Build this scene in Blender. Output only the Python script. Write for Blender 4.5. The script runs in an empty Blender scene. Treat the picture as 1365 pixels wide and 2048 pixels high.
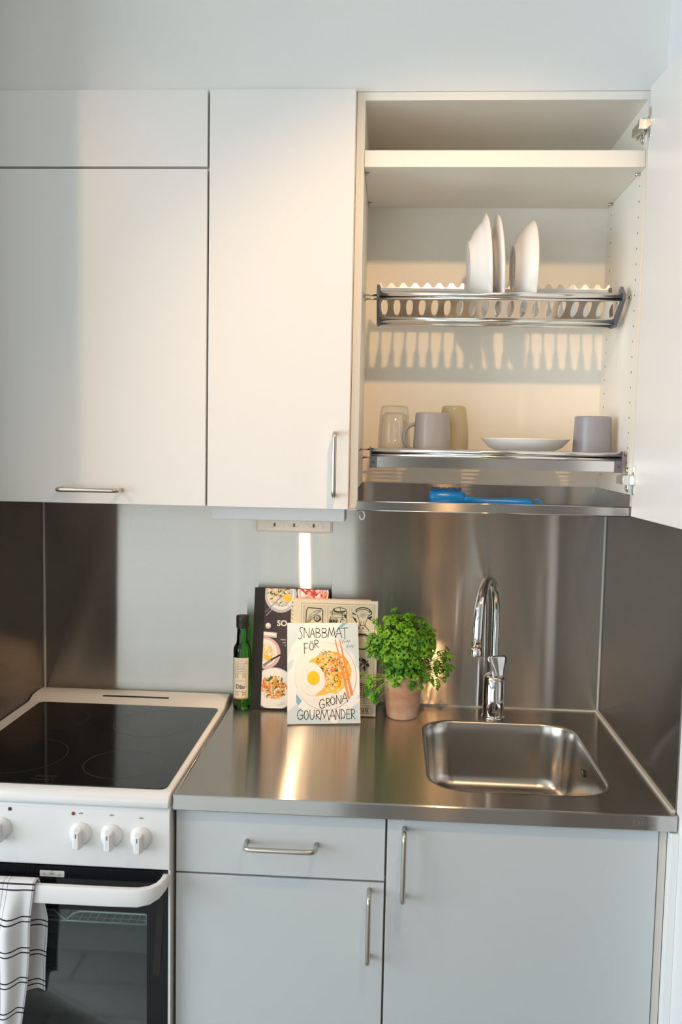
import bpy, bmesh, math, random
from mathutils import Vector, Matrix

random.seed(7)
scene = bpy.context.scene
COL = scene.collection
PI = math.pi

# ------------------------------------------------------------------ camera
cam_data = bpy.data.cameras.new('camera')
cam = bpy.data.objects.new('camera', cam_data)
COL.objects.link(cam)
_yaw, _pitch, _roll = -0.0584, -0.0805, 0.0195
_f = Vector((math.sin(_yaw)*math.cos(_pitch), math.cos(_yaw)*math.cos(_pitch), math.sin(_pitch)))
_r = Vector((math.cos(_yaw), -math.sin(_yaw), 0))
_u = _r.cross(_f)
_r2 = _r*math.cos(_roll) + _u*math.sin(_roll)
_u2 = -_r*math.sin(_roll) + _u*math.cos(_roll)
cam.matrix_world = Matrix(((_r2.x, _u2.x, -_f.x, 0.8964), (_r2.y, _u2.y, -_f.y, -2.1583),
                           (_r2.z, _u2.z, -_f.z, 1.5635), (0, 0, 0, 1)))
cam_data.sensor_fit = 'VERTICAL'
cam_data.sensor_height = 36.0
cam_data.lens = 36.0*1720.558/2048
cam_data.clip_start = 0.02
scene.camera = cam
scene.cycles.blur_glossy = 0.2

# ------------------------------------------------------------------ world, lights, exposure
scene.view_settings.view_transform = 'Standard'
scene.view_settings.look = 'None'
scene.view_settings.gamma = 1.0
scene.view_settings.use_curve_mapping = False
scene.view_settings.exposure = 0.60
world = bpy.data.worlds.new('world')
scene.world = world
world.use_nodes = True
world.node_tree.nodes['Background'].inputs[0].default_value = (0.75, 0.86, 1.0, 1)
world.node_tree.nodes['Background'].inputs[1].default_value = 0.4


def area_light(name, loc, direction, sx, sy, watts, color):
    d = bpy.data.lights.new(name, 'AREA')
    d.shape = 'RECTANGLE'
    d.size, d.size_y = sx, sy
    d.energy = watts
    d.color = color
    o = bpy.data.objects.new(name, d)
    COL.objects.link(o)
    o.location = loc
    o.rotation_euler = Vector(direction).to_track_quat('-Z', 'Y').to_euler()
    return o


def spot_light(name, loc, watts, color, size=150, blend=0.35, radius=0.035, tilt=(0, 0, -1)):
    d = bpy.data.lights.new(name, 'SPOT')
    d.energy = watts
    d.color = color
    d.spot_size = math.radians(size)
    d.spot_blend = blend
    d.shadow_soft_size = radius
    o = bpy.data.objects.new(name, d)
    COL.objects.link(o)
    o.location = loc
    o.rotation_euler = Vector(tilt).to_track_quat('-Z', 'Y').to_euler()
    return o


WARM = (1.0, 0.60, 0.28)
DAY = (0.82, 0.92, 1.0)
ROOM_BACK = -4.6
ROOM_LEFT = -2.6
area_light('daylight_side_window', (ROOM_LEFT+0.03, -2.9, 1.4), (1, 0, 0), 2.9, 1.8, 72, DAY)
area_light('daylight_rear_window', (-0.335, ROOM_BACK+0.03, 1.18), (0, 1, 0), 1.91, 2.24, 13, (0.9, 1.0, 0.96))
LAMPS = [(1.12, -1.42, 2.60), (-0.65, -1.42, 2.60)]
LAMP_W = (27, 16)
LAMP_AIM = [(-0.08, 0.74, -0.72), (0.66, 0.76, -0.84)]
for lp, w, aim in zip(LAMPS, LAMP_W, LAMP_AIM):
    spot_light('spot_beam', lp, w, WARM, 66, 0.75, 0.03, aim)
d_ = bpy.data.lights.new('cabinet_lamp_beam', 'AREA')
d_.shape = 'DISK'
d_.size = 0.03
d_.energy = 0.7
d_.color = (1.0, 0.70, 0.42)
o_ = bpy.data.objects.new('cabinet_lamp_beam', d_)
COL.objects.link(o_)
o_.location = (0.653, -0.265, 1.3892)


# ------------------------------------------------------------------ materials
def mat(name, color, rough=0.5, metal=0.0, spec=0.5, **kw):
    m = bpy.data.materials.new(name)
    m.use_nodes = True
    b = m.node_tree.nodes['Principled BSDF']
    b.inputs['Base Color'].default_value = (*color, 1)
    b.inputs['Roughness'].default_value = rough
    b.inputs['Metallic'].default_value = metal
    b.inputs['Specular IOR Level'].default_value = spec
    for k, v in kw.items():
        b.inputs[k.replace('_', ' ')].default_value = v
    return m


def nodes_of(m):
    nt = m.node_tree
    return nt, nt.nodes, nt.links, nt.nodes['Principled BSDF']


def noisy(m, c1, c2, scale=(8, 8, 8), detail=4, lo=0.35, hi=0.65, bump=0.0, coord='Object', bump_scale=None):
    nt, N, L, b = nodes_of(m)
    tc = N.new('ShaderNodeTexCoord')
    mp = N.new('ShaderNodeMapping')
    mp.inputs['Scale'].default_value = scale
    nz = N.new('ShaderNodeTexNoise')
    nz.inputs['Scale'].default_value = 1.0
    nz.inputs['Detail'].default_value = detail
    rp = N.new('ShaderNodeValToRGB')
    rp.color_ramp.elements[0].position = lo
    rp.color_ramp.elements[0].color = (*c1, 1)
    rp.color_ramp.elements[1].position = hi
    rp.color_ramp.elements[1].color = (*c2, 1)
    L.new(tc.outputs[coord], mp.inputs[0])
    L.new(mp.outputs[0], nz.inputs[0])
    L.new(nz.outputs[0], rp.inputs[0])
    L.new(rp.outputs[0], b.inputs['Base Color'])
    if bump:
        bp = N.new('ShaderNodeBump')
        bp.inputs['Strength'].default_value = bump
        bp.inputs['Distance'].default_value = 0.002
        L.new(nz.outputs[0], bp.inputs['Height'])
        L.new(bp.outputs[0], b.inputs['Normal'])
    return m


def steel(name, color, along, across, tangent, grain, wobble=0.02):
    """brushed steel: sharp along the grain, wide blur across it (the tangent runs across the grain)"""
    m = bpy.data.materials.new(name)
    m.use_nodes = True
    nt = m.node_tree
    N, L = nt.nodes, nt.links
    N.clear()
    out = N.new('ShaderNodeOutputMaterial')
    b = N.new('ShaderNodeBsdfAnisotropic')
    b.inputs['Color'].default_value = (*color, 1)
    r0 = math.sqrt(math.sqrt(along*across))
    b.inputs['Anisotropy'].default_value = ANI_SIGN*(1-math.sqrt(along/across))
    cv = N.new('ShaderNodeCombineXYZ')
    for i in range(3):
        cv.inputs[i].default_value = tangent[i]
    L.new(cv.outputs[0], b.inputs['Tangent'])
    g = N.new('ShaderNodeNewGeometry')
    mp = N.new('ShaderNodeMapping')
    mp.inputs['Scale'].default_value = grain
    nz = N.new('ShaderNodeTexNoise')
    nz.inputs['Scale'].default_value = 1.0
    nz.inputs['Detail'].default_value = 3
    mr = N.new('ShaderNodeMapRange')
    mr.inputs['To Min'].default_value = r0*0.9
    mr.inputs['To Max'].default_value = r0*1.1
    L.new(g.outputs['Position'], mp.inputs[0])
    L.new(mp.outputs[0], nz.inputs[0])
    L.new(nz.outputs[0], mr.inputs[0])
    L.new(mr.outputs[0], b.inputs['Roughness'])
    if wobble:
        n2 = N.new('ShaderNodeTexNoise')
        n2.inputs['Scale'].default_value = 5.0
        n2.inputs['Detail'].default_value = 1
        L.new(g.outputs['Position'], n2.inputs[0])
        bp = N.new('ShaderNodeBump')
        bp.inputs['Strength'].default_value = wobble
        bp.inputs['Distance'].default_value = 0.02
        L.new(n2.outputs[0], bp.inputs['Height'])
        L.new(bp.outputs[0], b.inputs['Normal'])
    L.new(b.outputs[0], out.inputs[0])
    return m


ANI_SIGN = -1.0
M = {}
M['wall'] = noisy(mat('painted_wall', (.82, .815, .79), .75, spec=.2), (.81, .805, .78), (.83, .825, .80), (3, 3, 3))
M['wall_white'] = mat('white_wall_paint', (.80, .82, .83), .7, spec=.2)
M['wall_dark'] = noisy(mat('taupe_wall', (.27, .235, .20), .8, spec=.2), (.26, .225, .19), (.28, .245, .21), (2, 2, 2))
M['wall_sand'] = mat('sand_wall_paint', (.50, .46, .42), .8, spec=.2)
M['ceiling'] = mat('ceiling_paint', (.78, .78, .76), .8, spec=.2)
M['door_dark'] = noisy(mat('dark_door_wood', (.12, .08, .052), .45), (.10, .065, .042), (.14, .095, .06), (30, 30, 2))
M['frame_white'] = mat('white_frame_paint', (.78, .78, .77), .4)
M['silicone'] = mat('grey_silicone', (.52, .52, .50), .4)
M['laminate'] = mat('white_laminate', (.84, .83, .81), .32, spec=.45)
M['laminate_in'] = mat('white_melamine', (.88, .855, .785), .42, spec=.4)
M['laminate_base'] = mat('laminate_cool_shaded', (.57, .61, .63), .34, spec=.45)  # dim bluish daylight on the lower fronts is mixed into this colour
M['carcass'] = mat('beige_melamine', (.62, .60, .55), .5)
M['gap'] = mat('dark_gap', (.05, .045, .04), .7)
M['steel_back'] = steel('brushed_steel_upright', (.63, .595, .55), .0045, .34, (0, 0, 1), (6, 6, 900))
M['steel_side'] = steel('brushed_steel_side_shaded', (.24, .22, .205), .010, .22, (0, 0, 1), (6, 6, 900))  # same steel as the back panel, its dark reflections painted into the colour
M['steel_top'] = steel('brushed_steel_worktop', (.64, .575, .505), .009, .18, (0, 1, 0), (6, 900, 6))
M['steel_front'] = steel('brushed_steel_edge', (.56, .545, .53), .010, .20, (0, 0, 1), (6, 6, 900), 0)
M['steel_bowl'] = mat('satin_steel', (.56, .535, .50), .24, 1.0)
M['handle'] = mat('satin_nickel', (.62, .58, .53), .28, 1.0)
M['chrome'] = mat('chrome', (.78, .78, .78), .06, 1.0)
M['chrome_soft'] = mat('polished_steel', (.84, .82, .79), .16, 1.0)
M['grey_plastic'] = mat('grey_plastic', (.13, .135, .16), .45)
M['dark_plastic'] = mat('dark_brown_plastic', (.022, .020, .019), .6, spec=.3)
M['enamel'] = mat('white_enamel', (.84, .84, .84), .22, spec=.5)
M['knob'] = mat('white_knob_plastic', (.84, .84, .85), .28)
M['ceran'] = mat('black_ceramic_glass', (.006, .006, .007), .05, spec=.5)
M['ring'] = mat('grey_screen_print', (.07, .07, .072), .25)
M['slot'] = mat('black_slot', (.008, .008, .01), .6)
M['black_glass'] = mat('black_glass', (.007, .007, .010), .08, spec=.5)
M['cavity'] = mat('grey_oven_enamel', (.15, .18, .19), .5)
M['wire'] = mat('oven_wire', (.80, .86, .85), .35, .3)
M['led'] = mat('amber_lens', (.25, .06, .02), .3)
M['led_red'] = mat('red_lens', (.10, .01, .015), .3)
M['mark'] = mat('dark_print', (.06, .06, .07), .5)
M['porcelain'] = mat('white_porcelain', (.84, .84, .83), .15, spec=.5)
M['beige_ware'] = mat('beige_glaze', (.72, .60, .46), .3)
M['mug_grey'] = mat('grey_glazed_stoneware', (.35, .33, .325), .3)
M['mug_blue'] = mat('cool_grey_stoneware', (.27, .28, .315), .3)
M['tumbler'] = noisy(mat('olive_beige_ceramic', (.52, .47, .34), .3), (.45, .385, .235), (.49, .42, .27), (20, 20, 20))
m = bpy.data.materials.new('clear_thin_glass')
m.use_nodes = True
nt = m.node_tree
nt.nodes.clear()
o_ = nt.nodes.new('ShaderNodeOutputMaterial')
mx = nt.nodes.new('ShaderNodeMixShader')
tr = nt.nodes.new('ShaderNodeBsdfTransparent')
tr.inputs[0].default_value = (.99, .99, .985, 1)
gl = nt.nodes.new('ShaderNodeBsdfGlossy')
gl.inputs['Roughness'].default_value = .03
fr = nt.nodes.new('ShaderNodeLayerWeight')
fr.inputs[0].default_value = .5
pw = nt.nodes.new('ShaderNodeMath')
pw.operation = 'POWER'
pw.inputs[1].default_value = 2.0
sc_ = nt.nodes.new('ShaderNodeMath')
sc_.operation = 'MULTIPLY_ADD'
sc_.inputs[1].default_value = .8
sc_.inputs[2].default_value = .07
nt.links.new(fr.outputs['Facing'], pw.inputs[0])
nt.links.new(pw.outputs[0], sc_.inputs[0])
nt.links.new(sc_.outputs[0], mx.inputs[0])
nt.links.new(tr.outputs[0], mx.inputs[1])
nt.links.new(gl.outputs[0], mx.inputs[2])
nt.links.new(mx.outputs[0], o_.inputs[0])
M['glass'] = m
M['blue'] = mat('blue_plastic', (.0, .19, .56), .28)
M['blue_dark'] = mat('blue_bristles', (.005, .09, .27), .6)
M['terracotta'] = noisy(mat('weathered_terracotta', (.5, .28, .17), .85, spec=.2),
                        (.42, .215, .12), (.58, .42, .33), (16, 16, 22), 6, .30, .66, .3)
M['soil'] = noisy(mat('potting_soil', (.02, .013, .008), .95), (.012, .008, .005), (.04, .026, .015), (90, 90, 90))
M['stem'] = mat('pale_green_stem', (.22, .36, .05), .5)
M['leaf'] = noisy(mat('parsley_green', (.08, .28, .015), .5, spec=.35), (.035, .19, .010), (.20, .43, .02),
                  (38, 38, 38), 2, .32, .68)
_b = M['leaf'].node_tree.nodes['Principled BSDF']
_b.inputs['Subsurface Weight'].default_value = 0.0
M['bottle'] = mat('green_bottle_glass', (.05, .34, .03), .04, Transmission_Weight=1.0, IOR=1.5)
M['oil'] = mat('olive_oil', (.10, .26, .01), .05, Transmission_Weight=1.0, IOR=1.47)
M['cap'] = mat('black_screw_cap', (.02, .02, .016), .4)
M['label'] = mat('cream_label', (.80, .74, .62), .6, spec=.2)
M['ochre'] = mat('ochre_print', (.50, .32, .12), .6)
M['ink'] = mat('black_ink', (.03, .028, .026), .6, spec=.2)
M['ink_soft'] = mat('grey_ink', (.30, .30, .29), .6, spec=.2)
M['paper'] = mat('book_pages', (.80, .74, .62), .8, spec=.1)
M['cover_black'] = mat('black_book_cloth', (.016, .012, .010), .5, spec=.3)
M['cover_wood'] = noisy(mat('dark_table_print', (.05, .035, .035), .4, spec=.3), (.035, .024, .024), (.075, .055, .054),
                        (8, 60, 8))
M['cover_white'] = noisy(mat('watercolour_white_print', (.80, .82, .82), .35, spec=.35), (.60, .72, .80), (.87, .87, .85),
                         (11, 9, 9), 2, .26, .42)
M['cover_cream'] = mat('cream_book_cover', (.72, .66, .52), .6, spec=.2)
M['cover_page'] = mat('peach_endpaper', (.78, .58, .42), .7, spec=.1)
M['panel_cream'] = mat('olive_cream_print', (.62, .58, .43), .6, spec=.2)
M['p_white'] = mat('print_white', (.86, .85, .80), .4, spec=.3)
M['p_rim'] = mat('print_plate_grey', (.55, .54, .58), .4, spec=.3)
M['p_pink'] = mat('print_pink', (.72, .46, .50), .4, spec=.3)
M['p_yellow'] = mat('print_yolk', (.86, .58, .02), .4, spec=.3)
M['p_orange'] = mat('print_orange', (.80, .25, .03), .4, spec=.3)
M['p_noodle'] = mat('print_noodle', (.84, .52, .12), .4, spec=.3)
M['p_cream'] = mat('print_cream', (.82, .68, .42), .4, spec=.3)
M['p_green'] = mat('print_green', (.06, .13, .02), .4, spec=.3)
M['p_red'] = mat('print_red', (.60, .05, .04), .4, spec=.3)
M['p_pale'] = mat('print_pale_blue', (.60, .71, .77), .4, spec=.3)
M['p_blue'] = mat('print_blue', (.22, .45, .62), .4, spec=.3)
M['p_coral'] = mat('print_coral', (.80, .30, .13), .4, spec=.3)
M['p_steel'] = mat('print_steel', (.25, .24, .24), .4, spec=.3)
M['lens_warm'] = mat('warm_lamp_lens', (1, .8, .6), .4, Emission_Color=(1, .7, .4, 1), Emission_Strength=3.0)
M['diffuser'] = mat('white_lamp_housing', (.76, .77, .77), .4)

# floor boards
m = mat('grey_oak_boards', (.12, .08, .055), .4)
nt, N, L, b = nodes_of(m)
br = N.new('ShaderNodeTexBrick')
br.inputs['Color1'].default_value = (.36, .345, .325, 1)
br.inputs['Color2'].default_value = (.42, .40, .375, 1)
br.inputs['Mortar'].default_value = (.15, .14, .13, 1)
br.inputs['Scale'].default_value = 1.0
br.inputs['Mortar Size'].default_value = .004
br.inputs['Brick Width'].default_value = 1.2
br.inputs['Row Height'].default_value = .14
g = N.new('ShaderNodeNewGeometry')
L.new(g.outputs['Position'], br.inputs['Vector'])
L.new(br.outputs['Color'], b.inputs['Base Color'])
M['floor'] = m

# oven window pane: see-through, tinted, reflecting
m = bpy.data.materials.new('tinted_oven_pane')
m.use_nodes = True
nt = m.node_tree
nt.nodes.clear()
o_ = nt.nodes.new('ShaderNodeOutputMaterial')
mx = nt.nodes.new('ShaderNodeMixShader')
tr = nt.nodes.new('ShaderNodeBsdfTransparent')
tr.inputs[0].default_value = (.88, .95, .95, 1)
gl = nt.nodes.new('ShaderNodeBsdfGlossy')
gl.inputs['Roughness'].default_value = .05
fr = nt.nodes.new('ShaderNodeFresnel')
fr.inputs[0].default_value = 1.6
nt.links.new(fr.outputs[0], mx.inputs[0])
nt.links.new(tr.outputs[0], mx.inputs[1])
nt.links.new(gl.outputs[0], mx.inputs[2])
nt.links.new(mx.outputs[0], o_.inputs[0])
M['oven_pane'] = m

# window pane of the room: clear, thin
m = bpy.data.materials.new('clear_window_pane')
m.use_nodes = True
nt = m.node_tree
nt.nodes.clear()
o_ = nt.nodes.new('ShaderNodeOutputMaterial')
mx = nt.nodes.new('ShaderNodeMixShader')
tr = nt.nodes.new('ShaderNodeBsdfTransparent')
gl = nt.nodes.new('ShaderNodeBsdfGlossy')
gl.inputs['Roughness'].default_value = .02
mx.inputs[0].default_value = .06
nt.links.new(tr.outputs[0], mx.inputs[1])
nt.links.new(gl.outputs[0], mx.inputs[2])
nt.links.new(mx.outputs[0], o_.inputs[0])
M['window_pane'] = m

# towel plaid (uses the cloth's own UV map, metres)
m = mat('plaid_cotton', (.80, .78, .80), .9, spec=.1)
nt, N, L, b = nodes_of(m)
uv = N.new('ShaderNodeUVMap')
uv.uv_map = 'cloth'
sp = N.new('ShaderNodeSeparateXYZ')
L.new(uv.outputs[0], sp.inputs[0])


def line_mask(sock, period, offs, half):
    outs = []
    for of in offs:
        a = N.new('ShaderNodeMath'); a.operation = 'ADD'; a.inputs[1].default_value = 10*period-of
        L.new(sock, a.inputs[0])
        mo = N.new('ShaderNodeMath'); mo.operation = 'MODULO'; mo.inputs[1].default_value = period
        L.new(a.outputs[0], mo.inputs[0])
        s = N.new('ShaderNodeMath'); s.operation = 'SUBTRACT'; s.inputs[1].default_value = period/2
        L.new(mo.outputs[0], s.inputs[0])
        ab = N.new('ShaderNodeMath'); ab.operation = 'ABSOLUTE'
        L.new(s.outputs[0], ab.inputs[0])
        gt = N.new('ShaderNodeMath'); gt.operation = 'GREATER_THAN'; gt.inputs[1].default_value = period/2-half
        L.new(ab.outputs[0], gt.inputs[0])
        outs.append(gt.outputs[0])
    r = outs[0]
    for q in outs[1:]:
        mxx = N.new('ShaderNodeMath'); mxx.operation = 'MAXIMUM'
        L.new(r, mxx.inputs[0]); L.new(q, mxx.inputs[1])
        r = mxx.outputs[0]
    return r


hm = line_mask(sp.outputs[1], .0595, (.036, .0455), .0013)
vm = line_mask(sp.outputs[0], .062, (.020, .0295), .0009)
vs = N.new('ShaderNodeMath'); vs.operation = 'MULTIPLY'; vs.inputs[1].default_value = .55
L.new(vm, vs.inputs[0])
mxx = N.new('ShaderNodeMath'); mxx.operation = 'MAXIMUM'
L.new(hm, mxx.inputs[0]); L.new(vs.outputs[0], mxx.inputs[1])
mc = N.new('ShaderNodeMix'); mc.data_type = 'RGBA'
mc.inputs['A'].default_value = (.80, .79, .81, 1)
mc.inputs['B'].default_value = (.045, .04, .06, 1)
L.new(mxx.outputs[0], mc.inputs['Factor'])
L.new(mc.outputs['Result'], b.inputs['Base Color'])
M['plaid'] = m


# ------------------------------------------------------------------ mesh helpers
def box(bm, x0, x1, y0, y1, z0, z1, mi=0):
    vs = [bm.verts.new((x, y, z)) for x in (x0, x1) for y in (y0, y1) for z in (z0, z1)]
    idx = ((0, 1, 3, 2), (4, 6, 7, 5), (0, 4, 5, 1), (2, 3, 7, 6), (0, 2, 6, 4), (1, 5, 7, 3))
    for q in idx:
        f = bm.faces.new([vs[i] for i in q])
        f.material_index = mi
    return vs


def frame_for(d):
    d = d.normalized()
    a = Vector((0, 0, 1)) if abs(d.z) < .9 else Vector((1, 0, 0))
    u = d.cross(a).normalized()
    return u, d.cross(u).normalized()


def tube(bm, pts, rad, seg=12, cap=True, mi=0):
    pts = [Vector(p) for p in pts]
    n = len(pts)
    if not isinstance(rad, (list, tuple)):
        rad = [rad]*n
    rings = []
    u = None
    for i, p in enumerate(pts):
        d = (pts[min(i+1, n-1)]-pts[max(i-1, 0)]).normalized()
        if u is None:
            u, v = frame_for(d)
        else:
            u = (u-d*u.dot(d)).normalized()
            v = d.cross(u).normalized()
        rings.append([bm.verts.new(p+(u*math.cos(2*PI*k/seg)+v*math.sin(2*PI*k/seg))*rad[i]) for k in range(seg)])
    for a, b_ in zip(rings, rings[1:]):
        for k in range(seg):
            f = bm.faces.new((a[k], a[(k+1) % seg], b_[(k+1) % seg], b_[k]))
            f.smooth = True
            f.material_index = mi
    if cap:
        for rg, rev in ((rings[0], True), (rings[-1], False)):
            f = bm.faces.new(rg[::-1] if rev else rg)
            f.material_index = mi
    return rings


def lathe(bm, prof, c=(0, 0, 0), seg=40, axis='Z', mi=0, rfun=None):
    """prof: list of (radius, height); closed to the axis when the radius is 0"""
    c = Vector(c)

    def put(r, a, h):
        if rfun:
            r = rfun(r, a, h)
        x, y = r*math.cos(a), r*math.sin(a)
        if axis == 'Z':
            return c+Vector((x, y, h))
        if axis == 'X':
            return c+Vector((h, x, y))
        return c+Vector((x, h, y))
    rings = []
    for r, h in prof:
        if r <= 1e-7:
            rings.append([bm.verts.new(put(0, 0, h))])
        else:
            rings.append([bm.verts.new(put(r, 2*PI*k/seg, h)) for k in range(seg)])
    for a, b_ in zip(rings, rings[1:]):
        for k in range(seg):
            if len(a) == 1 and len(b_) == 1:
                continue
            if len(a) == 1:
                f = bm.faces.new((a[0], b_[(k+1) % seg], b_[k]))
            elif len(b_) == 1:
                f = bm.faces.new((a[k], a[(k+1) % seg], b_[0]))
            else:
                f = bm.faces.new((a[k], a[(k+1) % seg], b_[(k+1) % seg], b_[k]))
            f.smooth = True
            f.material_index = mi
    return rings


def rrect(x0, x1, y0, y1, r, n=8):
    out = []
    for cx, cy, a0 in ((x1-r, y1-r, 0), (x0+r, y1-r, 90), (x0+r, y0+r, 180), (x1-r, y0+r, 270)):
        for k in range(n+1):
            a = math.radians(a0+90*k/n)
            out.append((cx+r*math.cos(a), cy+r*math.sin(a)))
    return out


def prism(bm, poly, w0, w1, put, mi=0, cap0=True, cap1=True):
    """extrude a 2-D polygon between depths w0 and w1; put(u, v, w) -> point"""
    a = [bm.verts.new(put(u, v, w0)) for u, v in poly]
    b_ = [bm.verts.new(put(u, v, w1)) for u, v in poly]
    n = len(poly)
    for k in range(n):
        bm.faces.new((a[k], a[(k+1) % n], b_[(k+1) % n], b_[k])).material_index = mi
    if cap0:
        bm.faces.new(a[::-1]).material_index = mi
    if cap1:
        bm.faces.new(b_).material_index = mi


def loft(bm, loops, mi=0, smooth=True, cap_last=False, cap_first=False):
    rings = [[bm.verts.new(p) for p in lp] for lp in loops]
    n = len(rings[0])
    for a, b_ in zip(rings, rings[1:]):
        for k in range(n):
            f = bm.faces.new((a[k], a[(k+1) % n], b_[(k+1) % n], b_[k]))
            f.smooth = smooth
            f.material_index = mi
    if cap_last:
        f = bm.faces.new(rings[-1]); f.material_index = mi
    if cap_first:
        f = bm.faces.new(rings[0][::-1]); f.material_index = mi
    return rings


def nbm():
    return bmesh.new()


def thing(name, label, cat, loc=(0, 0, 0), rot=(0, 0, 0), group=None):
    o = bpy.data.objects.new(name, None)
    o.empty_display_size = .03
    COL.objects.link(o)
    o.location = loc
    o.rotation_euler = rot
    o['label'] = label
    o['category'] = cat
    if group:
        o['group'] = group
    return o


def obj(name, bm, mats, parent=None, world_space=True, bevel=0, bseg=2, normals=True, label=None, angle=35):
    """link bm as one mesh object. With a parent the mesh is given in world space unless world_space is False."""
    if normals:
        bmesh.ops.recalc_face_normals(bm, faces=bm.faces)
    base = Vector((0, 0, 0))
    if parent is not None:
        root = parent
        while root.parent:
            root = root.parent
        if world_space:
            mw = Matrix.Translation(root.location) @ root.rotation_euler.to_matrix().to_4x4()
            bm.transform(mw.inverted())
            if parent.type == 'MESH' and root is parent:
                pass
    else:
        xs = [v.co for v in bm.verts]
        base = Vector(((min(v.x for v in xs)+max(v.x for v in xs))/2, (min(v.y for v in xs)+max(v.y for v in xs))/2,
                       min(v.z for v in xs)))
        if world_space:
            bm.transform(Matrix.Translation(-base))
    me = bpy.data.meshes.new(name)
    bm.to_mesh(me)
    bm.free()
    if not isinstance(mats, (list, tuple)):
        mats = [mats]
    for m_ in mats:
        me.materials.append(M[m_] if isinstance(m_, str) else m_)
    o = bpy.data.objects.new(name, me)
    COL.objects.link(o)
    if parent is not None:
        o.parent = parent
    else:
        o.location = base
    if bevel:
        md = o.modifiers.new('bevel', 'BEVEL')
        md.width = bevel
        md.segments = bseg
        md.limit_method = 'ANGLE'
        md.angle_limit = math.radians(angle)
        md.harden_normals = False
        for p in me.polygons:
            p.use_smooth = True
        try:
            me.set_sharp_from_angle(angle=math.radians(50))
        except Exception:
            pass
    if label:
        o['label'] = label
    return o


def tag(o, label, cat, group=None):
    o['label'] = label
    o['category'] = cat
    if group:
        o['group'] = group
    return o


def struct(name, bm, m_, label=None, cat=None, bevel=0):
    o = obj(name, bm, m_, None, bevel=bevel)
    o['kind'] = 'structure'
    o['label'] = label or name.replace('_', ' ')
    o['category'] = cat or name.split('_')[0]
    return o


def bx(*a, mi=0):
    bm = nbm()
    box(bm, *a, mi=mi)
    return bm


# ------------------------------------------------------------------ the room
W = 1.4315            # width of the kitchen niche
ZC = 2.65             # ceiling
NICHE = -0.62         # where the left niche wall ends
BULK = -0.322

bm = nbm(); box(bm, ROOM_LEFT, W, 0, .1, 0, ZC)
struct('wall_back', bm, 'wall', 'pale wall behind the kitchen units', 'wall')
bm = nbm(); box(bm, 0.001, W, BULK, 0, 2.2855, ZC)
struct('wall_bulkhead', bm, 'wall', 'pale grey wall face above the upper cabinets', 'wall')
bm = nbm(); box(bm, -.12, 0, NICHE, 0, 0, ZC)
struct('wall_left', bm, 'wall', 'short wall closing the niche beside the cooker', 'wall')
bm = nbm(); box(bm, W, W+.1, -.74, .1, 0, ZC)
struct('wall_right', bm, 'wall_white', 'white wall on the right of the sink', 'wall')
bm = nbm(); box(bm, W, W+.1, ROOM_BACK, -.741, 0, ZC)
struct('wall_right_far', bm, 'wall_dark', 'taupe wall on the right behind the viewer', 'wall')
bm = nbm(); box(bm, W-.008, W-.0005, -1.70, -.80, 0, 2.08)
struct('door_2', bm, 'door_dark', 'dark wooden door in the right wall behind the viewer', 'door')
bm = nbm(); box(bm, ROOM_LEFT-.1, W+.1, ROOM_BACK-.1, .1, -.1, 0)
struct('floor', bm, 'floor', 'greyish wooden floor', 'floor')
bm = nbm(); box(bm, ROOM_LEFT-.1, W+.1, ROOM_BACK-.1, .1, ZC, ZC+.1)
struct('ceiling', bm, 'ceiling', 'white ceiling', 'ceiling')


def wall_with_hole(name, along, const, t, a0, a1, h0, h1, mt, label):
    bm = nbm()
    lo, hi = ((ROOM_LEFT, W) if along == 'x' else (ROOM_BACK, 0))

    def b_(p0, p1, z0, z1):
        if along == 'x':
            box(bm, p0, p1, const-t, const, z0, z1)
        else:
            box(bm, const-t, const, p0, p1, z0, z1)
    b_(lo, a0, 0, ZC); b_(a1, hi, 0, ZC); b_(a0, a1, 0, h0); b_(a0, a1, h1, ZC)
    struct(name, bm, mt, label, 'wall')


wall_with_hole('wall_rear', 'x', ROOM_BACK, .12, -1.29, .62, .06, 2.3, 'wall_sand', 'sand coloured wall behind the viewer')
wall_with_hole('wall_side', 'y', ROOM_LEFT, .12, -4.35, -1.45, .5, 2.3, 'wall_sand', 'sand coloured wall at the far left of the room')


def window(name, along, const, a0, a1, h0, h1, label):
    bm = nbm()

    def b_(p0, p1, z0, z1, d0, d1):
        if along == 'x':
            box(bm, p0, p1, const-d1, const-d0, z0, z1)
        else:
            box(bm, const-d1, const-d0, p0, p1, z0, z1)
    f = .05
    b_(a0, a1, h0, h0+f, .03, .09); b_(a0, a1, h1-f, h1, .03, .09)
    b_(a0, a0+f, h0+f, h1-f, .03, .09); b_(a1-f, a1, h0+f, h1-f, .03, .09)
    mid = (a0+a1)/2
    b_(mid-f/2, mid+f/2, h0+f, h1-f, .03, .09)
    o = struct(name, bm, 'frame_white', label, 'window')
    pb = nbm()
    if along == 'x':
        box(pb, a0+f, a1-f, const-.064, const-.060, h0+f, h1-f)
    else:
        box(pb, const-.064, const-.060, a0+f, a1-f, h0+f, h1-f)
    obj('window_pane', pb, 'window_pane', o)


window('window_1', 'y', ROOM_LEFT, -4.35, -1.45, .5, 2.3, 'wide window in the far left wall of the room')
window('window_2', 'x', ROOM_BACK, -1.29, .62, .06, 2.3, 'tall window in the wall behind the viewer')
bm = nbm(); box(bm, .70, 1.40, ROOM_BACK, ROOM_BACK+.03, 0, 2.05)
struct('door_1', bm, 'door_dark', 'dark wooden door behind the viewer', 'door')
bm = nbm(); box(bm, 1.4165, W, -.619, -.6005, 0, .868)
struct('trim_1', bm, 'wall_white', 'white upright strip closing the right end of the base units', 'trim', bevel=.001)

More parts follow.
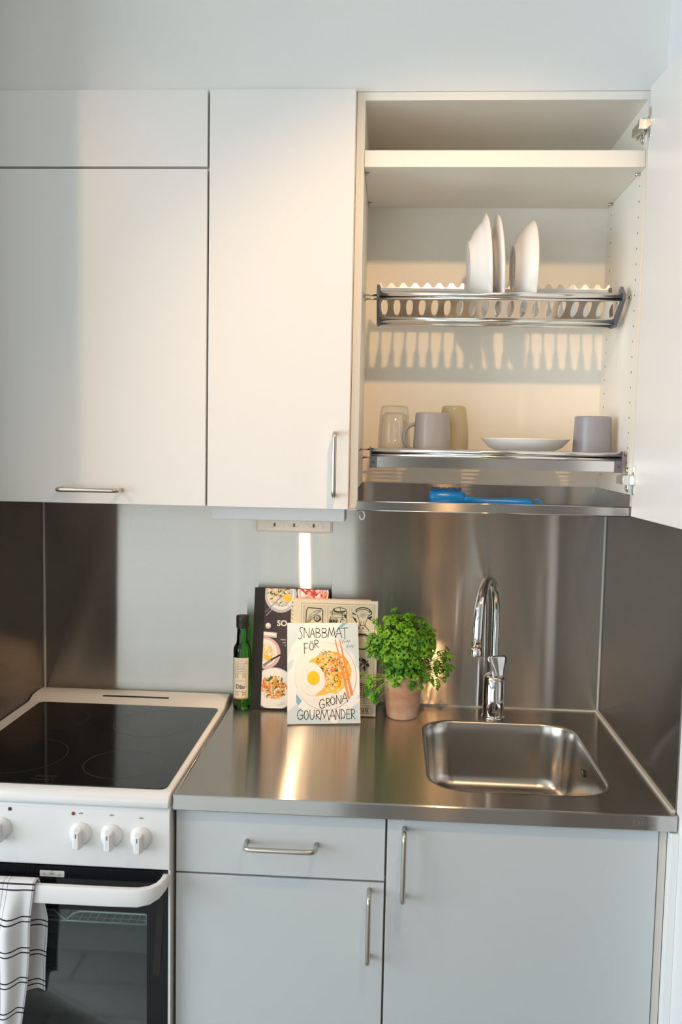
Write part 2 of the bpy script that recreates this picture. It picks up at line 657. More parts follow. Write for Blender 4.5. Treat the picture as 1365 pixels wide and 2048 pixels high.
# steel wall panels and their seals
o = obj('splashback_panel', bx(.0035, W-.0035, -.0032, -.0003, .862, 1.42), 'steel_back')
tag(o, 'wide brushed steel panel on the back wall between worktop and upper cabinets', 'splashback')
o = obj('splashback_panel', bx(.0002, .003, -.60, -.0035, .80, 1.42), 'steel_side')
tag(o, 'brushed steel panel, darkened for its dim reflections, on the left wall beside the cooker', 'splashback')
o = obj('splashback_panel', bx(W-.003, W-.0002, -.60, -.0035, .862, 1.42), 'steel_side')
tag(o, 'brushed steel panel, darkened for its dim reflections, on the right wall beside the sink', 'splashback')
for i, (b6, lb) in enumerate((((.003, .0065, -.0065, -.003, .86, 1.42), 'pale seal in the corner behind the cooker'),
                             ((W-.0065, W-.003, -.0065, -.003, .9, 1.42), 'pale seal in the corner behind the sink'),
                             ((.50, W-.004, -.0055, -.003, .9, .904), 'pale seal along the back of the worktop'),
                             ((W-.010, W-.003, -.60, -.004, .9, .906), 'pale seal along the right edge of the worktop'))):
    struct('trim_%d' % (i+2), bx(*b6), 'silicone', lb, 'seal')


# ------------------------------------------------------------------ handles
def bar_handle(p0, p1, out, r=.0048, so=.034):
    """U-shaped bar handle between two points on a front (facing -y)"""
    p0, p1 = Vector(p0), Vector(p1)
    d = (p1-p0).normalized()
    n = Vector(out)
    rb = .011
    pts = [p0-n*.001, p0+n*(so-rb)]
    for k in range(1, 6):
        a = PI/2*k/6
        pts.append(p0+n*(so-rb+rb*math.sin(a))+d*(rb-rb*math.cos(a)))
    pts.append(p0+n*so+d*rb)
    q = [p1-n*.001, p1+n*(so-rb)]
    for k in range(1, 6):
        a = PI/2*k/6
        q.append(p1+n*(so-rb+rb*math.sin(a))-d*(rb-rb*math.cos(a)))
    q.append(p1+n*so-d*rb)
    bm = nbm()
    tube(bm, pts+q[::-1], r, 14)
    return bm


OUT = (0, -1, 0)
# ------------------------------------------------------------------ upper cabinets
ZT, ZB = 2.2846, 1.4221
YF, YC = -.3406, -.3215      # door face, carcass front
XA, XB = .5003, .8060        # seams

t = thing('wall_cabinet', 'white upper cabinet over the cooker with a low flap above a tall lift-up door', 'cabinet', (.25, -.16, ZB))
obj('carcass', bx(.004, XA-.001, YC, -.0032, ZB+.001, ZT), 'laminate_in', t)
ZSPL = 2.127
d = obj('flap_door', bx(.004, XA-.0022, YF, YC-.0005, ZSPL+.0025, ZT), 'laminate', t, bevel=.0008)
d = obj('door', bx(.004, XA-.0022, YF, YC-.0005, ZB, ZSPL-.0025), 'laminate', t, bevel=.0008)
obj('handle', bar_handle((.184, YF, 1.4527), (.316, YF, 1.4527), OUT), 'handle', d)

t = thing('wall_cabinet', 'narrow white upper cabinet with one closed door between cooker hood cabinet and open dish cabinet',
          'cabinet', (.65, -.16, ZB))
obj('carcass', bx(XA+.001, XB-.0005, YC, -.0032, ZB+.001, ZT), 'laminate_in', t)
d = obj('door', bx(XA+.0022, XB-.0015, YF, YC-.0005, ZB, ZT), 'laminate', t, bevel=.0008)
obj('handle', bar_handle((.7755, YF, 1.583), (.7755, YF, 1.452), OUT), 'handle', d)

# the open dish-drying cabinet
XL, XR = .8065, 1.4135
IL, IR = .8232, 1.3970
t = thing('dish_cabinet', 'open white dish-drying cabinet above the sink with its door swung out to the right', 'cabinet', (1.11, -.16, ZB))
bm = nbm()
box(bm, XL, IL, YC, -.0032, ZB+.001, ZT)
box(bm, IR, XR, YC, -.0032, ZB+.001, ZT)
box(bm, IL, IR, YC, -.0032, ZT-.0165, ZT)
box(bm, IL, IR, -.012, -.0032, ZB+.001, ZT-.0165)
obj('carcass', bm, 'laminate_in', t)
obj('shelf', bx(IL+.0005, IR-.0005, YC, -.0125, 2.1345, 2.1685), 'laminate_in', t, bevel=.0008)
for xs in ((IL, 1), (IR, -1)):
    for y_ in (-.285, -.06):
        bm = nbm()
        tube(bm, [(xs[0], y_, 2.131), (xs[0]+xs[1]*.010, y_, 2.131)], .0032, 8)
        obj('shelf_pin', bm, 'handle', t)
hole_me = None
for y_ in (-.285, -.055):
    z_ = 1.50
    while z_ < 2.26:
        if not 2.12 < z_ < 2.18:
            if hole_me is None:
                bm = nbm()
                lathe(bm, [(0, -.0002), (.0023, -.0002), (.0023, 0)], (IR, y_, z_), 8, 'X')
                h0 = obj('pin_hole', bm, 'gap', t)
                hole_me, hy0, hz0 = h0.data, y_, z_
            else:
                h1 = h0.copy()
                COL.objects.link(h1)
                h1.location = (0, y_-hy0, z_-hz0)
        z_ += .032
# door, open a little past square
dl = math.radians(-86.6)
hx, hy = 1.3945, -.3430
dv = Vector((math.cos(dl), math.sin(dl), 0))
nv = Vector((-dv.y, dv.x, 0))      # towards the outside face (+x)
bm = nbm()


def dpt(a, t_, z):
    return Vector((hx, hy, 0))+dv*a+nv*t_+Vector((0, 0, z))


prism(bm, [(0, ZB), (.597, ZB), (.597, ZT), (0, ZT)], 0, .0175, lambda u, v, w: dpt(u, w, v))
d = obj('door', bm, 'laminate', t, bevel=.0008)
bm = bar_handle((0, 0, 0), (.131, 0, 0), OUT)
bm.transform(Matrix(((0, -nv.x, dv.x, 0), (0, -nv.y, dv.y, 0), (1, 0, 0, 0), (0, 0, 0, 1))))
hp = dpt(.566, .0175, 1.452)
bm.transform(Matrix.Translation(hp))
obj('handle', bm, 'handle', d)
for zc in (2.212, 1.497):
    bm = nbm()
    # plate on the door, winged
    prism(bm, rrect(.006, .016, zc-.030, zc+.030, .003, 3), -.0025, 0, lambda u, v, w: dpt(u, w, v))
    lathe(bm, [(0, -.0035), (.006, -.0035), (.006, 0)], (0, 0, 0), 10, 'X')
    prism(bm, rrect(.002, .022, zc-.011, zc+.011, .005, 4), -.006, 0, lambda u, v, w: dpt(u, w, v))
    # arm reaching back to the side panel
    prism(bm, [(-.335, zc-.008), (-.335, zc+.008), (-.345, zc+.010), (-.345, zc-.010)], 1.374, IR-.004, lambda u, v, w: Vector((w, u, v)))
    prism(bm, rrect(-.340, -.285, zc-.0085, zc+.0085, .003, 3), 1.376, 1.388, lambda u, v, w: Vector((w, u, v)))
    prism(bm, rrect(-.325, -.275, zc-.011, zc+.011, .004, 3), 1.388, 1.393, lambda u, v, w: Vector((w, u, v)))
    prism(bm, rrect(-.312, -.296, zc-.026, zc+.026, .006, 4), 1.393, IR, lambda u, v, w: Vector((w, u, v)))
    for s in (-1, 1):
        lathe(bm, [(0, 1.390), (.0042, 1.390), (.0045, IR)], (0, -.304, zc+s*.019), 10, 'X')
    bmesh.ops.delete(bm, geom=[v for v in bm.verts if abs(v.co.x) < .1], context='VERTS')
    obj('hinge', bm, 'chrome_soft', t, bevel=.0006)

# box lamp under the middle cabinet
t = thing('under_cabinet_light', 'shallow white box lamp hanging under the narrow upper cabinet', 'lamp', (.65, -.27, 1.3915))
obj('housing', bx(.5053, .796, -.302, -.225, 1.3915, ZB), 'diffuser', t, bevel=.0015)
bm = nbm(); box(bm, .520, .782, -.288, -.240, 1.3900, 1.3916)
obj('lens', bm, 'frame_white', t, bevel=.0004)

# little hook under the side panel
t = thing('hook', 'tiny pale plastic hook screwed under the left side of the dish cabinet', 'hook', (.834, -.30, ZB))
bm = nbm()
lathe(bm, [(0, .0), (.009, 0), (.009, -.004), (.005, -.007), (0, -.007)], (.834, -.30, ZB+.0012), 16)
obj('base', bm, 'frame_white', t)
bm = nbm()
tube(bm, [(.834+.006*math.sin(a)*.9, -.30, ZB-.006-.009+.009*math.cos(a)) for a in [k*PI*1.5/10 for k in range(11)]], .0017, 8)
obj('prong', bm, 'frame_white', t)

# triple socket
t = thing('power_outlet', 'white triple wall socket on the steel splashback under the narrow cabinet', 'socket', (.655, -.003, 1.337))
bm = nbm()
loft(bm, [[(x, -.003, z) for x, z in rrect(.556, .750, 1.335, 1.4005, .004, 4)],
          [(x, -.010, z) for x, z in rrect(.556, .750, 1.335, 1.4005, .004, 4)],
          [(x, -.0135, z) for x, z in rrect(.561, .745, 1.340, 1.3955, .004, 4)]], smooth=False, cap_last=True, cap_first=True)
obj('frame', bm, 'frame_white', t)
for k in range(3):
    xc = .604+k*.0495
    bm = nbm()
    loft(bm, [[(x, -.0134, z) for x, z in rrect(xc-.024, xc+.024, 1.346, 1.391, .002, 3)],
              [(x, -.0148, z) for x, z in rrect(xc-.0235, xc+.0235, 1.3465, 1.3905, .002, 3)]], smooth=False, cap_last=True)
    lathe(bm, [(.0205, -.0149), (.0195, -.0162), (.0185, -.0149), (.018, -.0030), (0, -.0030)], (xc, 0, 1.3685), 28, 'Y')
    s = obj('socket', bm, 'frame_white', t)
    bm = nbm()
    for px in (-.0085, .0085):
        lathe(bm, [(0, -.0153), (.0022, -.0153)], (xc+px, 0, 1.3685), 10, 'Y')
    box(bm, xc-.0022, xc+.0022, -.0162, -.0150, 1.350, 1.3585)
    obj('contact', bm, 'mark', s)

# ------------------------------------------------------------------ racks inside the dish cabinet
RX0, RX1 = .857, 1.380


def yz_prism(bm, poly, x0, x1, mi=0):
    prism(bm, poly, x0, x1, lambda u, v, w: Vector((w, u, v)), mi)


t = thing('plate_rack', 'polished steel plate rack with toothed bars, upper rack of the open dish cabinet', 'dish rack', (1.12, -.17, 1.83))
# profile: front rail, comb falling back to a lower rail, rear comb
FY, FZ = -.262, 1.8865
LY, LZ = -.200, 1.8425
for x0, x1 in ((RX0-.003, RX0+.003), (RX1-.003, RX1+.003)):
    bm = nbm()
    yz_prism(bm, [(-.240, 1.9100), (-.247, 1.9085), (-.272, 1.8890), (-.271, 1.8790), (-.262, 1.8710), (-.215, 1.8360), (-.206, 1.8330),
                  (-.192, 1.8340), (-.192, 1.8415), (-.208, 1.8480), (-.240, 1.8720), (-.236, 1.8830), (-.226, 1.8940), (-.231, 1.9050)], x0, x1)
    yz_prism(bm, [(-.205, 1.8370), (-.175, 1.8390), (-.146, 1.9240), (-.134, 1.9260), (-.134, 1.9100), (-.160, 1.8300), (-.205, 1.8285)], x0, x1)
    obj('end_bracket', bm, 'grey_plastic', t, bevel=.001)
bm = nbm()
tube(bm, [(RX0, FY, FZ), (RX1, FY, FZ)], .0062, 14)
tube(bm, [(RX0, FY+.002, FZ-.0085), (RX1, FY+.002, FZ-.0085)], .0028, 10)
obj('front_rail', bm, 'chrome_soft', t)
bm = nbm()
tube(bm, [(RX0, LY, LZ-.003), (RX1, LY, LZ-.003)], .0050, 12)
tube(bm, [(RX0, LY+.004, LZ+.008), (RX1, LY+.004, LZ+.008)], .0022, 10)
obj('lower_rail', bm, 'chrome_soft', t)
bm = nbm()
tube(bm, [(RX0, -.168, 1.8345), (RX1, -.168, 1.8345)], .0042, 12)
obj('rear_rail', bm, 'chrome_soft', t)
NT = 19
PX = (RX1-RX0)/NT


def comb(bm, A, B, ws, th=.0014):
    """sheet from upper line A=(y,z) to lower line B with narrow-topped teeth; slots between are open"""
    ay, az = A; by_, bz_ = B
    L_ = math.hypot(by_-ay, bz_-az)
    ny, nz_ = (bz_-az)/L_*th, -(by_-ay)/L_*th

    def put(u, s, w):
        return Vector((u, ay+(by_-ay)*s+ny*w, az+(bz_-az)*s+nz_*w))
    s0, s1 = ws[0][0], ws[-1][0]
    prism(bm, [(RX0, .0), (RX1, .0), (RX1, s0), (RX0, s0)], 0, 1, put)
    prism(bm, [(RX0, s1), (RX1, s1), (RX1, 1.0), (RX0, 1.0)], 0, 1, put)
    for k in range(NT+1):
        xc = RX0+k*PX
        lft = lambda w: max(RX0, xc-w)
        rgt = lambda w: min(RX1, xc+w)
        poly = [(lft(w), s) for s, w in ws]+[(rgt(w), s) for s, w in ws[::-1]]
        prism(bm, poly, 0, 1, put)
    return put


bm = nbm()
comb(bm, (FY+.004, FZ-.007), (LY-.003, LZ+.002), ((.10, .0100), (.16, .0082), (.30, .0064), (.55, .0064), (.74, .0082), (.84, .0104), (.90, .0137)))
obj('front_comb', bm, 'chrome_soft', t)
# rear comb with a scalloped upper edge
bm = nbm()
RA, RB = (-.1400, 1.9200), (-.1680, 1.8370)
comb(bm, RA, RB, ((.14, .0040), (.18, .0024), (.50, .0026), (.58, .0048), (.66, .0068), (.86, .0072), (.90, .0090), (.93, .0137)))
poly2 = []
for k in range(NT*8+1):
    u = RX0+(RX1-RX0)*k/(NT*8)
    poly2.append((u, .40+.60*max(-.45, min(.6, math.cos(2*PI*(k/8.0))))))
for (u0, s0), (u1, s1) in zip(poly2, poly2[1:]):
    prism(bm, [(u0, -.3), (u1, -.3), (u1, s1), (u0, s0)], 0, 1,
          lambda u, s_, w: Vector((u, RA[0]+.003*s_+.0014*w, RA[1]+.0160*s_)))
obj('rear_comb', bm, 'chrome_soft', t)
for x0, x1 in ((IL, RX0), (RX1, IR)):
    for y_, z_ in ((-.255, 1.8845), (-.142, 1.8950)):
        bm = nbm()
        tube(bm, [(x0, y_, z_), (x1, y_, z_)], .0024, 8)
        xe = x0 if x0 == IL else x1-.003
        tube(bm, [(xe, y_, z_), (xe+.003, y_, z_)], .0058, 10)
        obj('support_pin', bm, 'handle', t)

# cup rack (tray)
t = thing('cup_rack', 'polished steel cup shelf with a deep front lip, lower rack of the open dish cabinet', 'dish rack', (1.12, -.17, 1.51))
CX0, CX1 = .849, 1.386
CY, CZ = -.285, 1.5470
bm = nbm()
tube(bm, [(CX0, CY, CZ+.0012), (CX1, CY, CZ+.0012)], .0055, 14)
tube(bm, [(CX0, CY+.001, CZ-.0085), (CX1, CY+.001, CZ-.0085)], .0046, 12)
obj('front_rail', bm, 'chrome_soft', t)
bm = nbm()
box(bm, CX0, CX1, CY-.001, CY+.0005, 1.5125, CZ-.010)
obj('front_lip', bm, 'chrome_soft', t)
bm = nbm()
# wire base carrying the cups
for k in range(22):
    y_ = -.272+k*.0115
    tube(bm, [(CX0, y_, 1.5375), (CX1, y_, 1.5375)], .0018, 6, mi=0)
for x_ in (CX0+.001, (CX0+CX1)/2, CX1-.001):
    tube(bm, [(x_, CY, 1.5335), (x_, -.028, 1.5335)], .0022, 6)
obj('wire_base', bm, 'chrome_soft', t)
bm = nbm()
box(bm, CX0, CX1, -.030, -.0285, 1.520, 1.5420)
obj('rear_lip', bm, 'chrome_soft', t)
for x0, x1 in ((CX0-.002, CX0+.014), (CX1-.016, CX1+.002)):
    bm = nbm()
    box(bm, x0, x1, CY-.0025, CY+.004, 1.5105, 1.5375)
    xe = x0 if x0 < 1 else x1-.003
    yz_prism(bm, rrect(CY-.006, CY+.012, 1.5105, 1.5565, .005, 4), xe, xe+.003)
    yz_prism(bm, rrect(CY-.002, -.026, 1.5260, 1.5330, .003, 3), xe, xe+.003)
    o = obj('end_bracket', bm, 'grey_plastic', t, bevel=.0008)
    bm = nbm()
    xm = (x0+x1)/2
    lathe(bm, [(.0028, CY-.0025), (.0028, CY-.0033), (.0018, CY-.0036), (0, CY-.0036)], (xm, 0, 1.523), 10, 'Y')
    obj('screw', bm, 'mark', o)
for x0, x1 in ((IL, CX0), (CX1, IR)):
    for y_ in (-.275, -.06):
        bm = nbm()
        tube(bm, [(x0, y_, 1.5505 if y_ < -.2 else 1.5295), (x1, y_, 1.5505 if y_ < -.2 else 1.5295)], .0024, 8)
        xe = x0 if x0 == IL else x1-.003
        z_ = 1.5505 if y_ < -.2 else 1.5295
        tube(bm, [(xe, y_, z_), (xe+.003, y_, z_)], .0058, 10)
        obj('support_pin', bm, 'handle', t)

# drip tray at the bottom
t = thing('drip_tray', 'shallow steel drip tray filling the bottom of the open dish cabinet', 'tray', (1.11, -.17, 1.4223))
bm = nbm()
box(bm, XL+.0005, IR+.0010, -.332, -.0125, 1.4217-.0011, 1.4217+.001)
obj('base', bm, 'steel_top', t)
bm = nbm()
box(bm, IL-.0005, IR-.0005, -.0142, -.0125, 1.4227, 1.4660)
box(bm, IL+.0002, IL+.0016, -.3205, -.0142, 1.4227, 1.4660)
box(bm, IR-.0016, IR-.0002, -.3205, -.0142, 1.4227, 1.4660)
obj('raised_edge', bm, 'steel_front', t)
bm = nbm()
box(bm, IL, IR+.0005, -.3335, -.3318, 1.4206, 1.4392)
tube(bm, [(IL, -.3315, 1.4396), (IR+.0005, -.3315, 1.4396)], .0016, 8)
tube(bm, [(IL, -.3330, 1.4210), (IR+.0005, -.3330, 1.4210)], .0012, 8)
obj('front_lip', bm, 'steel_front', t)


# ------------------------------------------------------------------ crockery
def dish_bm(prof, c, tilt=0.0):
    """profile (r, x): axis along +x, standing on edge"""
    bm = nbm()
    lathe(bm, prof, (0, 0, 0), 56, 'X')
    bm.transform(Matrix.Translation(c) @ Matrix.Rotation(tilt, 4, 'Y'))
    return bm


def shell(outer, th):
    """closed profile from an outer (back) line list [(r,x)...] with thickness towards +x"""
    inner = [(max(0, r-th*.15), x+th) for r, x in outer]
    return outer+inner[::-1]


# deep plate: back to the left, facing right
R1 = .111
c1 = Vector((1.0555, -.180, 1.9620))
prof = shell([(0, .004), (.048, .004), (.050, 0), (.054, 0), (.056, .005), (.074, .014), (.088, .026), (.0925, .032), (R1, .039)], .0035)
o = obj('deep_plate', dish_bm(prof, c1, -.07), 'porcelain')
tag(o, 'white deep plate standing leftmost in the plate rack, foot ring to the left', 'plate', 'white dishes in the plate rack')
c2 = Vector((1.1065, -.180, 1.9620))
prof = shell([(0, .003), (.056, .003), (.058, 0), (.062, 0), (.064, .003), (.080, .007), (R1, .014)], .0035)
o = obj('dinner_plate', dish_bm(prof, c2, -.07), 'porcelain')
tag(o, 'flat white plate standing in the rack close behind the deep plate', 'plate', 'white dishes in the plate rack')
c3 = Vector((1.1535, -.180, 1.9560))
prof = shell([(0, .003), (.046, .003), (.048, 0), (.053, 0), (.055, .003), (.072, .010), (.089, .023), (.105, .040)], .0032)
o = obj('bowl', dish_bm(prof, c3, -.02), 'porcelain')
tag(o, 'white flared bowl standing on edge, rightmost in the plate rack', 'bowl', 'white dishes in the plate rack')

CUPZ = 1.5394


def cup_upside_down(name, label, c, rb, rt, h, mt, group=None, handle=None, bulge=0.0, round_top=.004, cat='mug'):
    t = thing(name, label, cat, (c[0], c[1], CUPZ), group=group)
    bm = nbm()
    prof = [(rb-.003, 0), (rb, 0)]
    for k in range(1, 10):
        s = k/10
        prof.append((rb+(rt-rb)*s+bulge*math.sin(PI*s), (h-round_top)*s))
    for k in range(0, 6):
        a = PI/2*k/5
        prof.append((rt-round_top+round_top*math.cos(a), h-round_top+round_top*math.sin(a)))
    prof += [(rt*.80, h), (rt*.78, h-.0015), (0, h-.0015)]
    inner = [(0, h-.006), (rt-.006, h-.007), (rb-.003+bulge*.4, h*.4), (rb-.003, 0)]
    lathe(bm, prof+inner, (c[0], c[1], CUPZ), 48)
    obj('cup_body', bm, mt, t)
    if handle:
        a0, mt2 = handle
        dx, dy = math.cos(a0), math.sin(a0)
        bm = nbm()
        pts = []
        for k in range(15):
            q = -PI/2+PI*k/14
            rr = rt+(rb-rt)*.5-.002+.026*math.cos(q)
            pts.append((c[0]+dx*rr, c[1]+dy*rr, CUPZ+h*.42+h*.30*math.sin(q)))
        tube(bm, pts, .0045, 10)
        obj('handle', bm, mt2, t)
    return t


cup_upside_down('mug', 'pale grey mug upside down beside the drinking glass, dark handle to the left', (.9845, -.20, CUPZ), .0435, .0385, .095,
                'mug_grey', 'mugs on the cup shelf', (PI*1.06, 'mug_grey'), round_top=.003)
cup_upside_down('mug', 'darker grey mug upside down alone at the right end of the cup shelf', (1.3445, -.185, CUPZ), .0435, .0400, .0935,
                'mug_blue', 'mugs on the cup shelf', (PI*.45, 'mug_blue'), round_top=.003)
cup_upside_down('tumbler', 'olive beige ceramic tumbler upside down behind the pale grey mug', (1.037, -.125, CUPZ), .0345, .0285, .114,
                'tumbler', None, None, bulge=.0035, round_top=.008, cat='tumbler')
# drinking glass, fluted, upside down
t = thing('drinking_glass', 'clear fluted drinking glass standing upside down at the left end of the cup shelf', 'glass', (.899, -.17, CUPZ))
bm = nbm()
flute = lambda r, a, h: r*(1+.028*math.cos(12*a)) if .02 < h < .104 else r
lathe(bm, [(.0345, 0), (.0365, 0), (.0362, .03), (.034, .07), (.0315, .100), (.0295, .1085), (.024, .1105), (0, .1090),
           ], (.899, -.17, CUPZ), 84, rfun=flute)
lathe(bm, [(0, .094), (.022, .095), (.0285, .088), (.031, .05), (.0345, 0)], (.899, -.17, CUPZ), 84)
bmesh.ops.remove_doubles(bm, verts=bm.verts, dist=1e-6)
obj('glass_body', bm, 'glass', t)
# shallow plate
bm = nbm()
cx, cy = 1.198, -.165
pr = [(0, .0), (.040, 0), (.043, .002), (.058, .010), (.082, .021), (.100, .0395), (.1005, .0410), (.0985, .0405), (.081, .0235), (.056, .0125), (.0, .006)]
lathe(bm, pr, (cx, cy, CUPZ), 56)
o = obj('shallow_dish', bm, 'porcelain')
tag(o, 'white shallow dish lying flat on the cup shelf left of the darker grey mug', 'dish')

# ------------------------------------------------------------------ dish brush on the drip tray
t = thing('dish_brush', 'bright blue plastic dish brush with a hooked handle lying on the steel drip tray', 'brush', (1.10, -.20, 1.4229))
Bz = 1.4229
xh = (.983, -.240)


def brush_ring(x, y, z, ry, rz, n=16):
    return [(x, y+ry*math.cos(2*PI*k/n), z+rz*math.sin(2*PI*k/n)) for k in range(n)]


bm = nbm()
st = [(1.052, .012, .0120), (1.066, .0088, .0082), (1.082, .0062, .0060), (1.100, .0056, .0054), (1.120, .0066, .0066), (1.145, .0090, .0092),
      (1.170, .0108, .0114), (1.190, .0112, .0124), (1.203, .0104, .0116), (1.2085, .0060, .0076)]
zc = [.0225, .0200, .0190, .0182, .0172, .0160, .0148, .0140, .0132, .0118]
loft(bm, [brush_ring(x, -.240-.02*(x-1.05)/.16*.2, Bz+z, a, b_) for (x, a, b_), z in zip(st, zc)], cap_last=True, cap_first=True)
hk = []
for k in range(13):
    a = math.radians(-100+k*19)
    hk.append((1.2160+.0095*math.cos(a), -.244, Bz+.0135+.0095*math.sin(a)))
tube(bm, [(1.196, -.244, Bz+.0048), (1.206, -.244, Bz+.0040)]+hk, [.0036, .0034]+[.0030]*10+[.0026, .0022, .0016], 10)
obj('handle', bm, 'blue', t)
bm = nbm()
st = [(.980, .010, .008), (.982, .0150, .0125), (.988, .0175, .0150), (1.00, .0185, .0160), (1.02, .0185, .0160), (1.035, .0172, .0148), (1.048, .0135, .0122), (1.060, .0100, .0100)]
loft(bm, [brush_ring(x, -.240, Bz+.0225, a, b_*1.22, 20) for x, a, b_ in st], cap_last=True, cap_first=True)
obj('head', bm, 'blue', t)
bm = nbm()
for i in range(15):
    for j in range(5):
        x = .985+i*.0046
        y = -.254+j*.007
        for sg in (1, -1):
            if sg < 0 and i % 3:
                continue
            h0 = Bz+.0225+sg*.0160
            tube(bm, [(x, y, h0), (x+random.uniform(-.002, .002), y+random.uniform(-.001, .001), h0+(.0060+random.uniform(0, .002) if sg > 0 else -.0062))], .0011, 5)
obj('bristles', bm, 'blue_dark', t)['kind'] = 'stuff'

# ------------------------------------------------------------------ cooker
SX0, SX1 = .0045, .4985
SF = -.600            # body front
t = thing('cooker', 'white freestanding electric cooker with black glass hob and oven', 'cooker', (.25, -.31, 0))
bm = nbm()
# shell with an open oven cavity
CVX0, CVX1, CVZ0, CVZ1 = .055, .452, .30, .690
box(bm, SX0, CVX0, SF, -.03, .06, .862)
box(bm, CVX1, SX1, SF, -.03, .06, .862)
box(bm, .4942, SX1, -.6225, SF, .06, .7568)
box(bm, SX0, SX0+.0008, -.6225, SF, .06, .7568)
box(bm, CVX0, CVX1, SF, -.03, .06, CVZ0)
box(bm, CVX0, CVX1, SF, -.03, CVZ1, .862)
box(bm, CVX0, CVX1, -.16, -.03, CVZ0, CVZ1)
body = obj('body', bm, 'enamel', t)
bm = nbm()
for a, b_ in (((CVX0, CVX0+.002), None), ((CVX1-.002, CVX1), None)):
    box(bm, a[0], a[1], SF+.001, -.162, CVZ0, CVZ1)
box(bm, CVX0, CVX1, SF+.001, -.162, CVZ0, CVZ0+.002)
box(bm, CVX0, CVX1, SF+.001, -.162, CVZ1-.002, CVZ1)
box(bm, CVX0, CVX1, -.165, -.161, CVZ0, CVZ1)
obj('oven_cavity', bm, 'cavity', t)
bm = nbm()
box(bm, SX0+.01, SX1-.01, -.56, -.06, 0, .062)
obj('plinth', bm, 'gap', t)
# top frame
bm = nbm()
prof = [(-.030, .862), (-.018, .880), (-.016, .912), (-.020, .917), (-.050, .9185), (-.085, .9165), (-.105, .9085), (-.112, .9070),
        (-.600, .9070), (-.616, .9055), (-.628, .9010), (-.634, .8930), (-.634, .8840), (-.630, .8780), (-.610, .8780), (-.610, .862)]
yz_prism(bm, prof, SX0, SX1)
obj('hob_frame', bm, 'enamel', t, bevel=.004, bseg=3)
bm = nbm()
prism(bm, rrect(.038, .4865, -.6100, -.1150, .014, 5), .9066, .9085, lambda u, v, w: Vector((u, v, w)))
hob = obj('hob_glass', bm, 'ceran', t)
for cx, cy, r in ((.362, -.245, .0920), (.366, -.497, .0760), (.125, -.235, .076), (.138, -.470, .100)):
    bm = nbm()
    lathe(bm, [(r-.0006, .9087), (r+.0006, .9087)], (cx, cy, 0), 72)
    obj('cooking_zone', bm, 'ring', hob)
bm = nbm()
for k in range(4):
    lathe(bm, [(.0035, .9087), (.0045, .9087)], (.225+k*.011, -.575, 0), 12)
for k in range(6):
    box(bm, .218+k*.008, .223+k*.008, -.592, -.5905, .9086, .9088)
obj('hob_print', bm, 'ring', hob)
bm = nbm()
pts = []
prism(bm, rrect(.183, .352, -.0820, -.0735, .004, 4), .9120, .9181, lambda u, v, w: Vector((u, v+.010*math.sin((u-.183)/.169*PI), w)))
obj('vent_slot', bm, 'slot', t)
# control panel
bm = nbm()
yz_prism(bm, [(-.600, .8775), (-.622, .8775), (-.627, .8740), (-.627, .7600), (-.624, .7570), (-.600, .7570)], SX0, SX1)
panel = obj('control_panel', bm, 'enamel', t, bevel=.003, bseg=3)


def knob(x, z, a=0.0):
    bm = nbm()
    lathe(bm, [(0, 0), (.0215, 0), (.0215, .002), (.0190, .0050), (.0170, .012), (.0160, .014), (0, .014)], (0, 0, 0), 32)
    # grip bar, tapering
    loft(bm, [[(x_, y_, .012) for x_, y_ in rrect(-.0090, .0090, -.0225, .0160, .004, 3)],
              [(x_, y_, .024) for x_, y_ in rrect(-.0070, .0070, -.0205, .0135, .003, 3)],
              [(x_, y_, .027) for x_, y_ in rrect(-.0040, .0040, -.0185, .0115, .002, 3)]], cap_last=True, smooth=False)
    mtx = Matrix.Translation((x, -.6268, z)) @ Matrix.Rotation(PI/2, 4, 'X') @ Matrix.Rotation(a, 4, 'Z')
    bm.transform(mtx)
    k_ = obj('knob', bm, 'knob', t)
    bm = nbm()
    box(bm, -.0008, .0008, .002, .0105, .0266, .0273)
    bm.transform(mtx)
    obj('pointer', bm, 'mark', k_)


for x_, z_ in ((.1755, .8262), (.3285, .8225), (.3875, .8215), (.4435, .8190), (.1170, .8285), (.0560, .8310)):
    knob(x_, z_)
for x_, z_, mt_ in ((.1925, .8640, 'led_red'), (.3145, .8605, 'led')):
    bm = nbm()
    lathe(bm, [(.0034, -.6265), (.0034, -.6283), (.002, -.6292), (0, -.6292)], (x_, 0, z_), 14, 'Y')
    obj('indicator_light', bm, mt_, t)
for x_, z_ in ((.3290, .8610), (.3875, .8600), (.4440, .8570)):
    bm = nbm()
    for k in range(3):
        box(bm, x_-.004+k*.003, x_-.002+k*.003, -.6276, -.6269, z_-.001, z_+.001+.001*(k % 2))
    obj('knob_mark', bm, 'ink_soft', panel)
# oven door
DX0, DX1, DZ0, DZ1 = SX0+.001, .4935, .235, .7550
WX0, WX1, WZ0, WZ1 = .085, .4540, .33, .6705
DY0, DY1 = -.624, -.602
bm = nbm()
box(bm, DX0, WX0, DY0, DY1, DZ0, DZ1)
box(bm, WX1, DX1, DY0, DY1, DZ0, DZ1)
box(bm, WX0, WX1, DY0, DY1, DZ0, WZ0)
box(bm, WX0, WX1, DY0, DY1, WZ1, DZ1)
odoor = obj('oven_door', bm, 'black_glass', t)
bm = nbm()
box(bm, WX0, WX1, DY0+.0004, DY0+.004, WZ0, WZ1)
obj('oven_pane', bm, 'oven_pane', odoor)
bm = nbm()
# side guide rails of the door seen through the glass edge
prism(bm, [(.4800, .555), (.4730, .548), (.4660, .553), (.4740, .700), (.4880, .716)], DY0-.0012, DY0, lambda u, v, w: Vector((u, w, v)))
obj('door_rail', bm, 'dark_plastic', odoor)
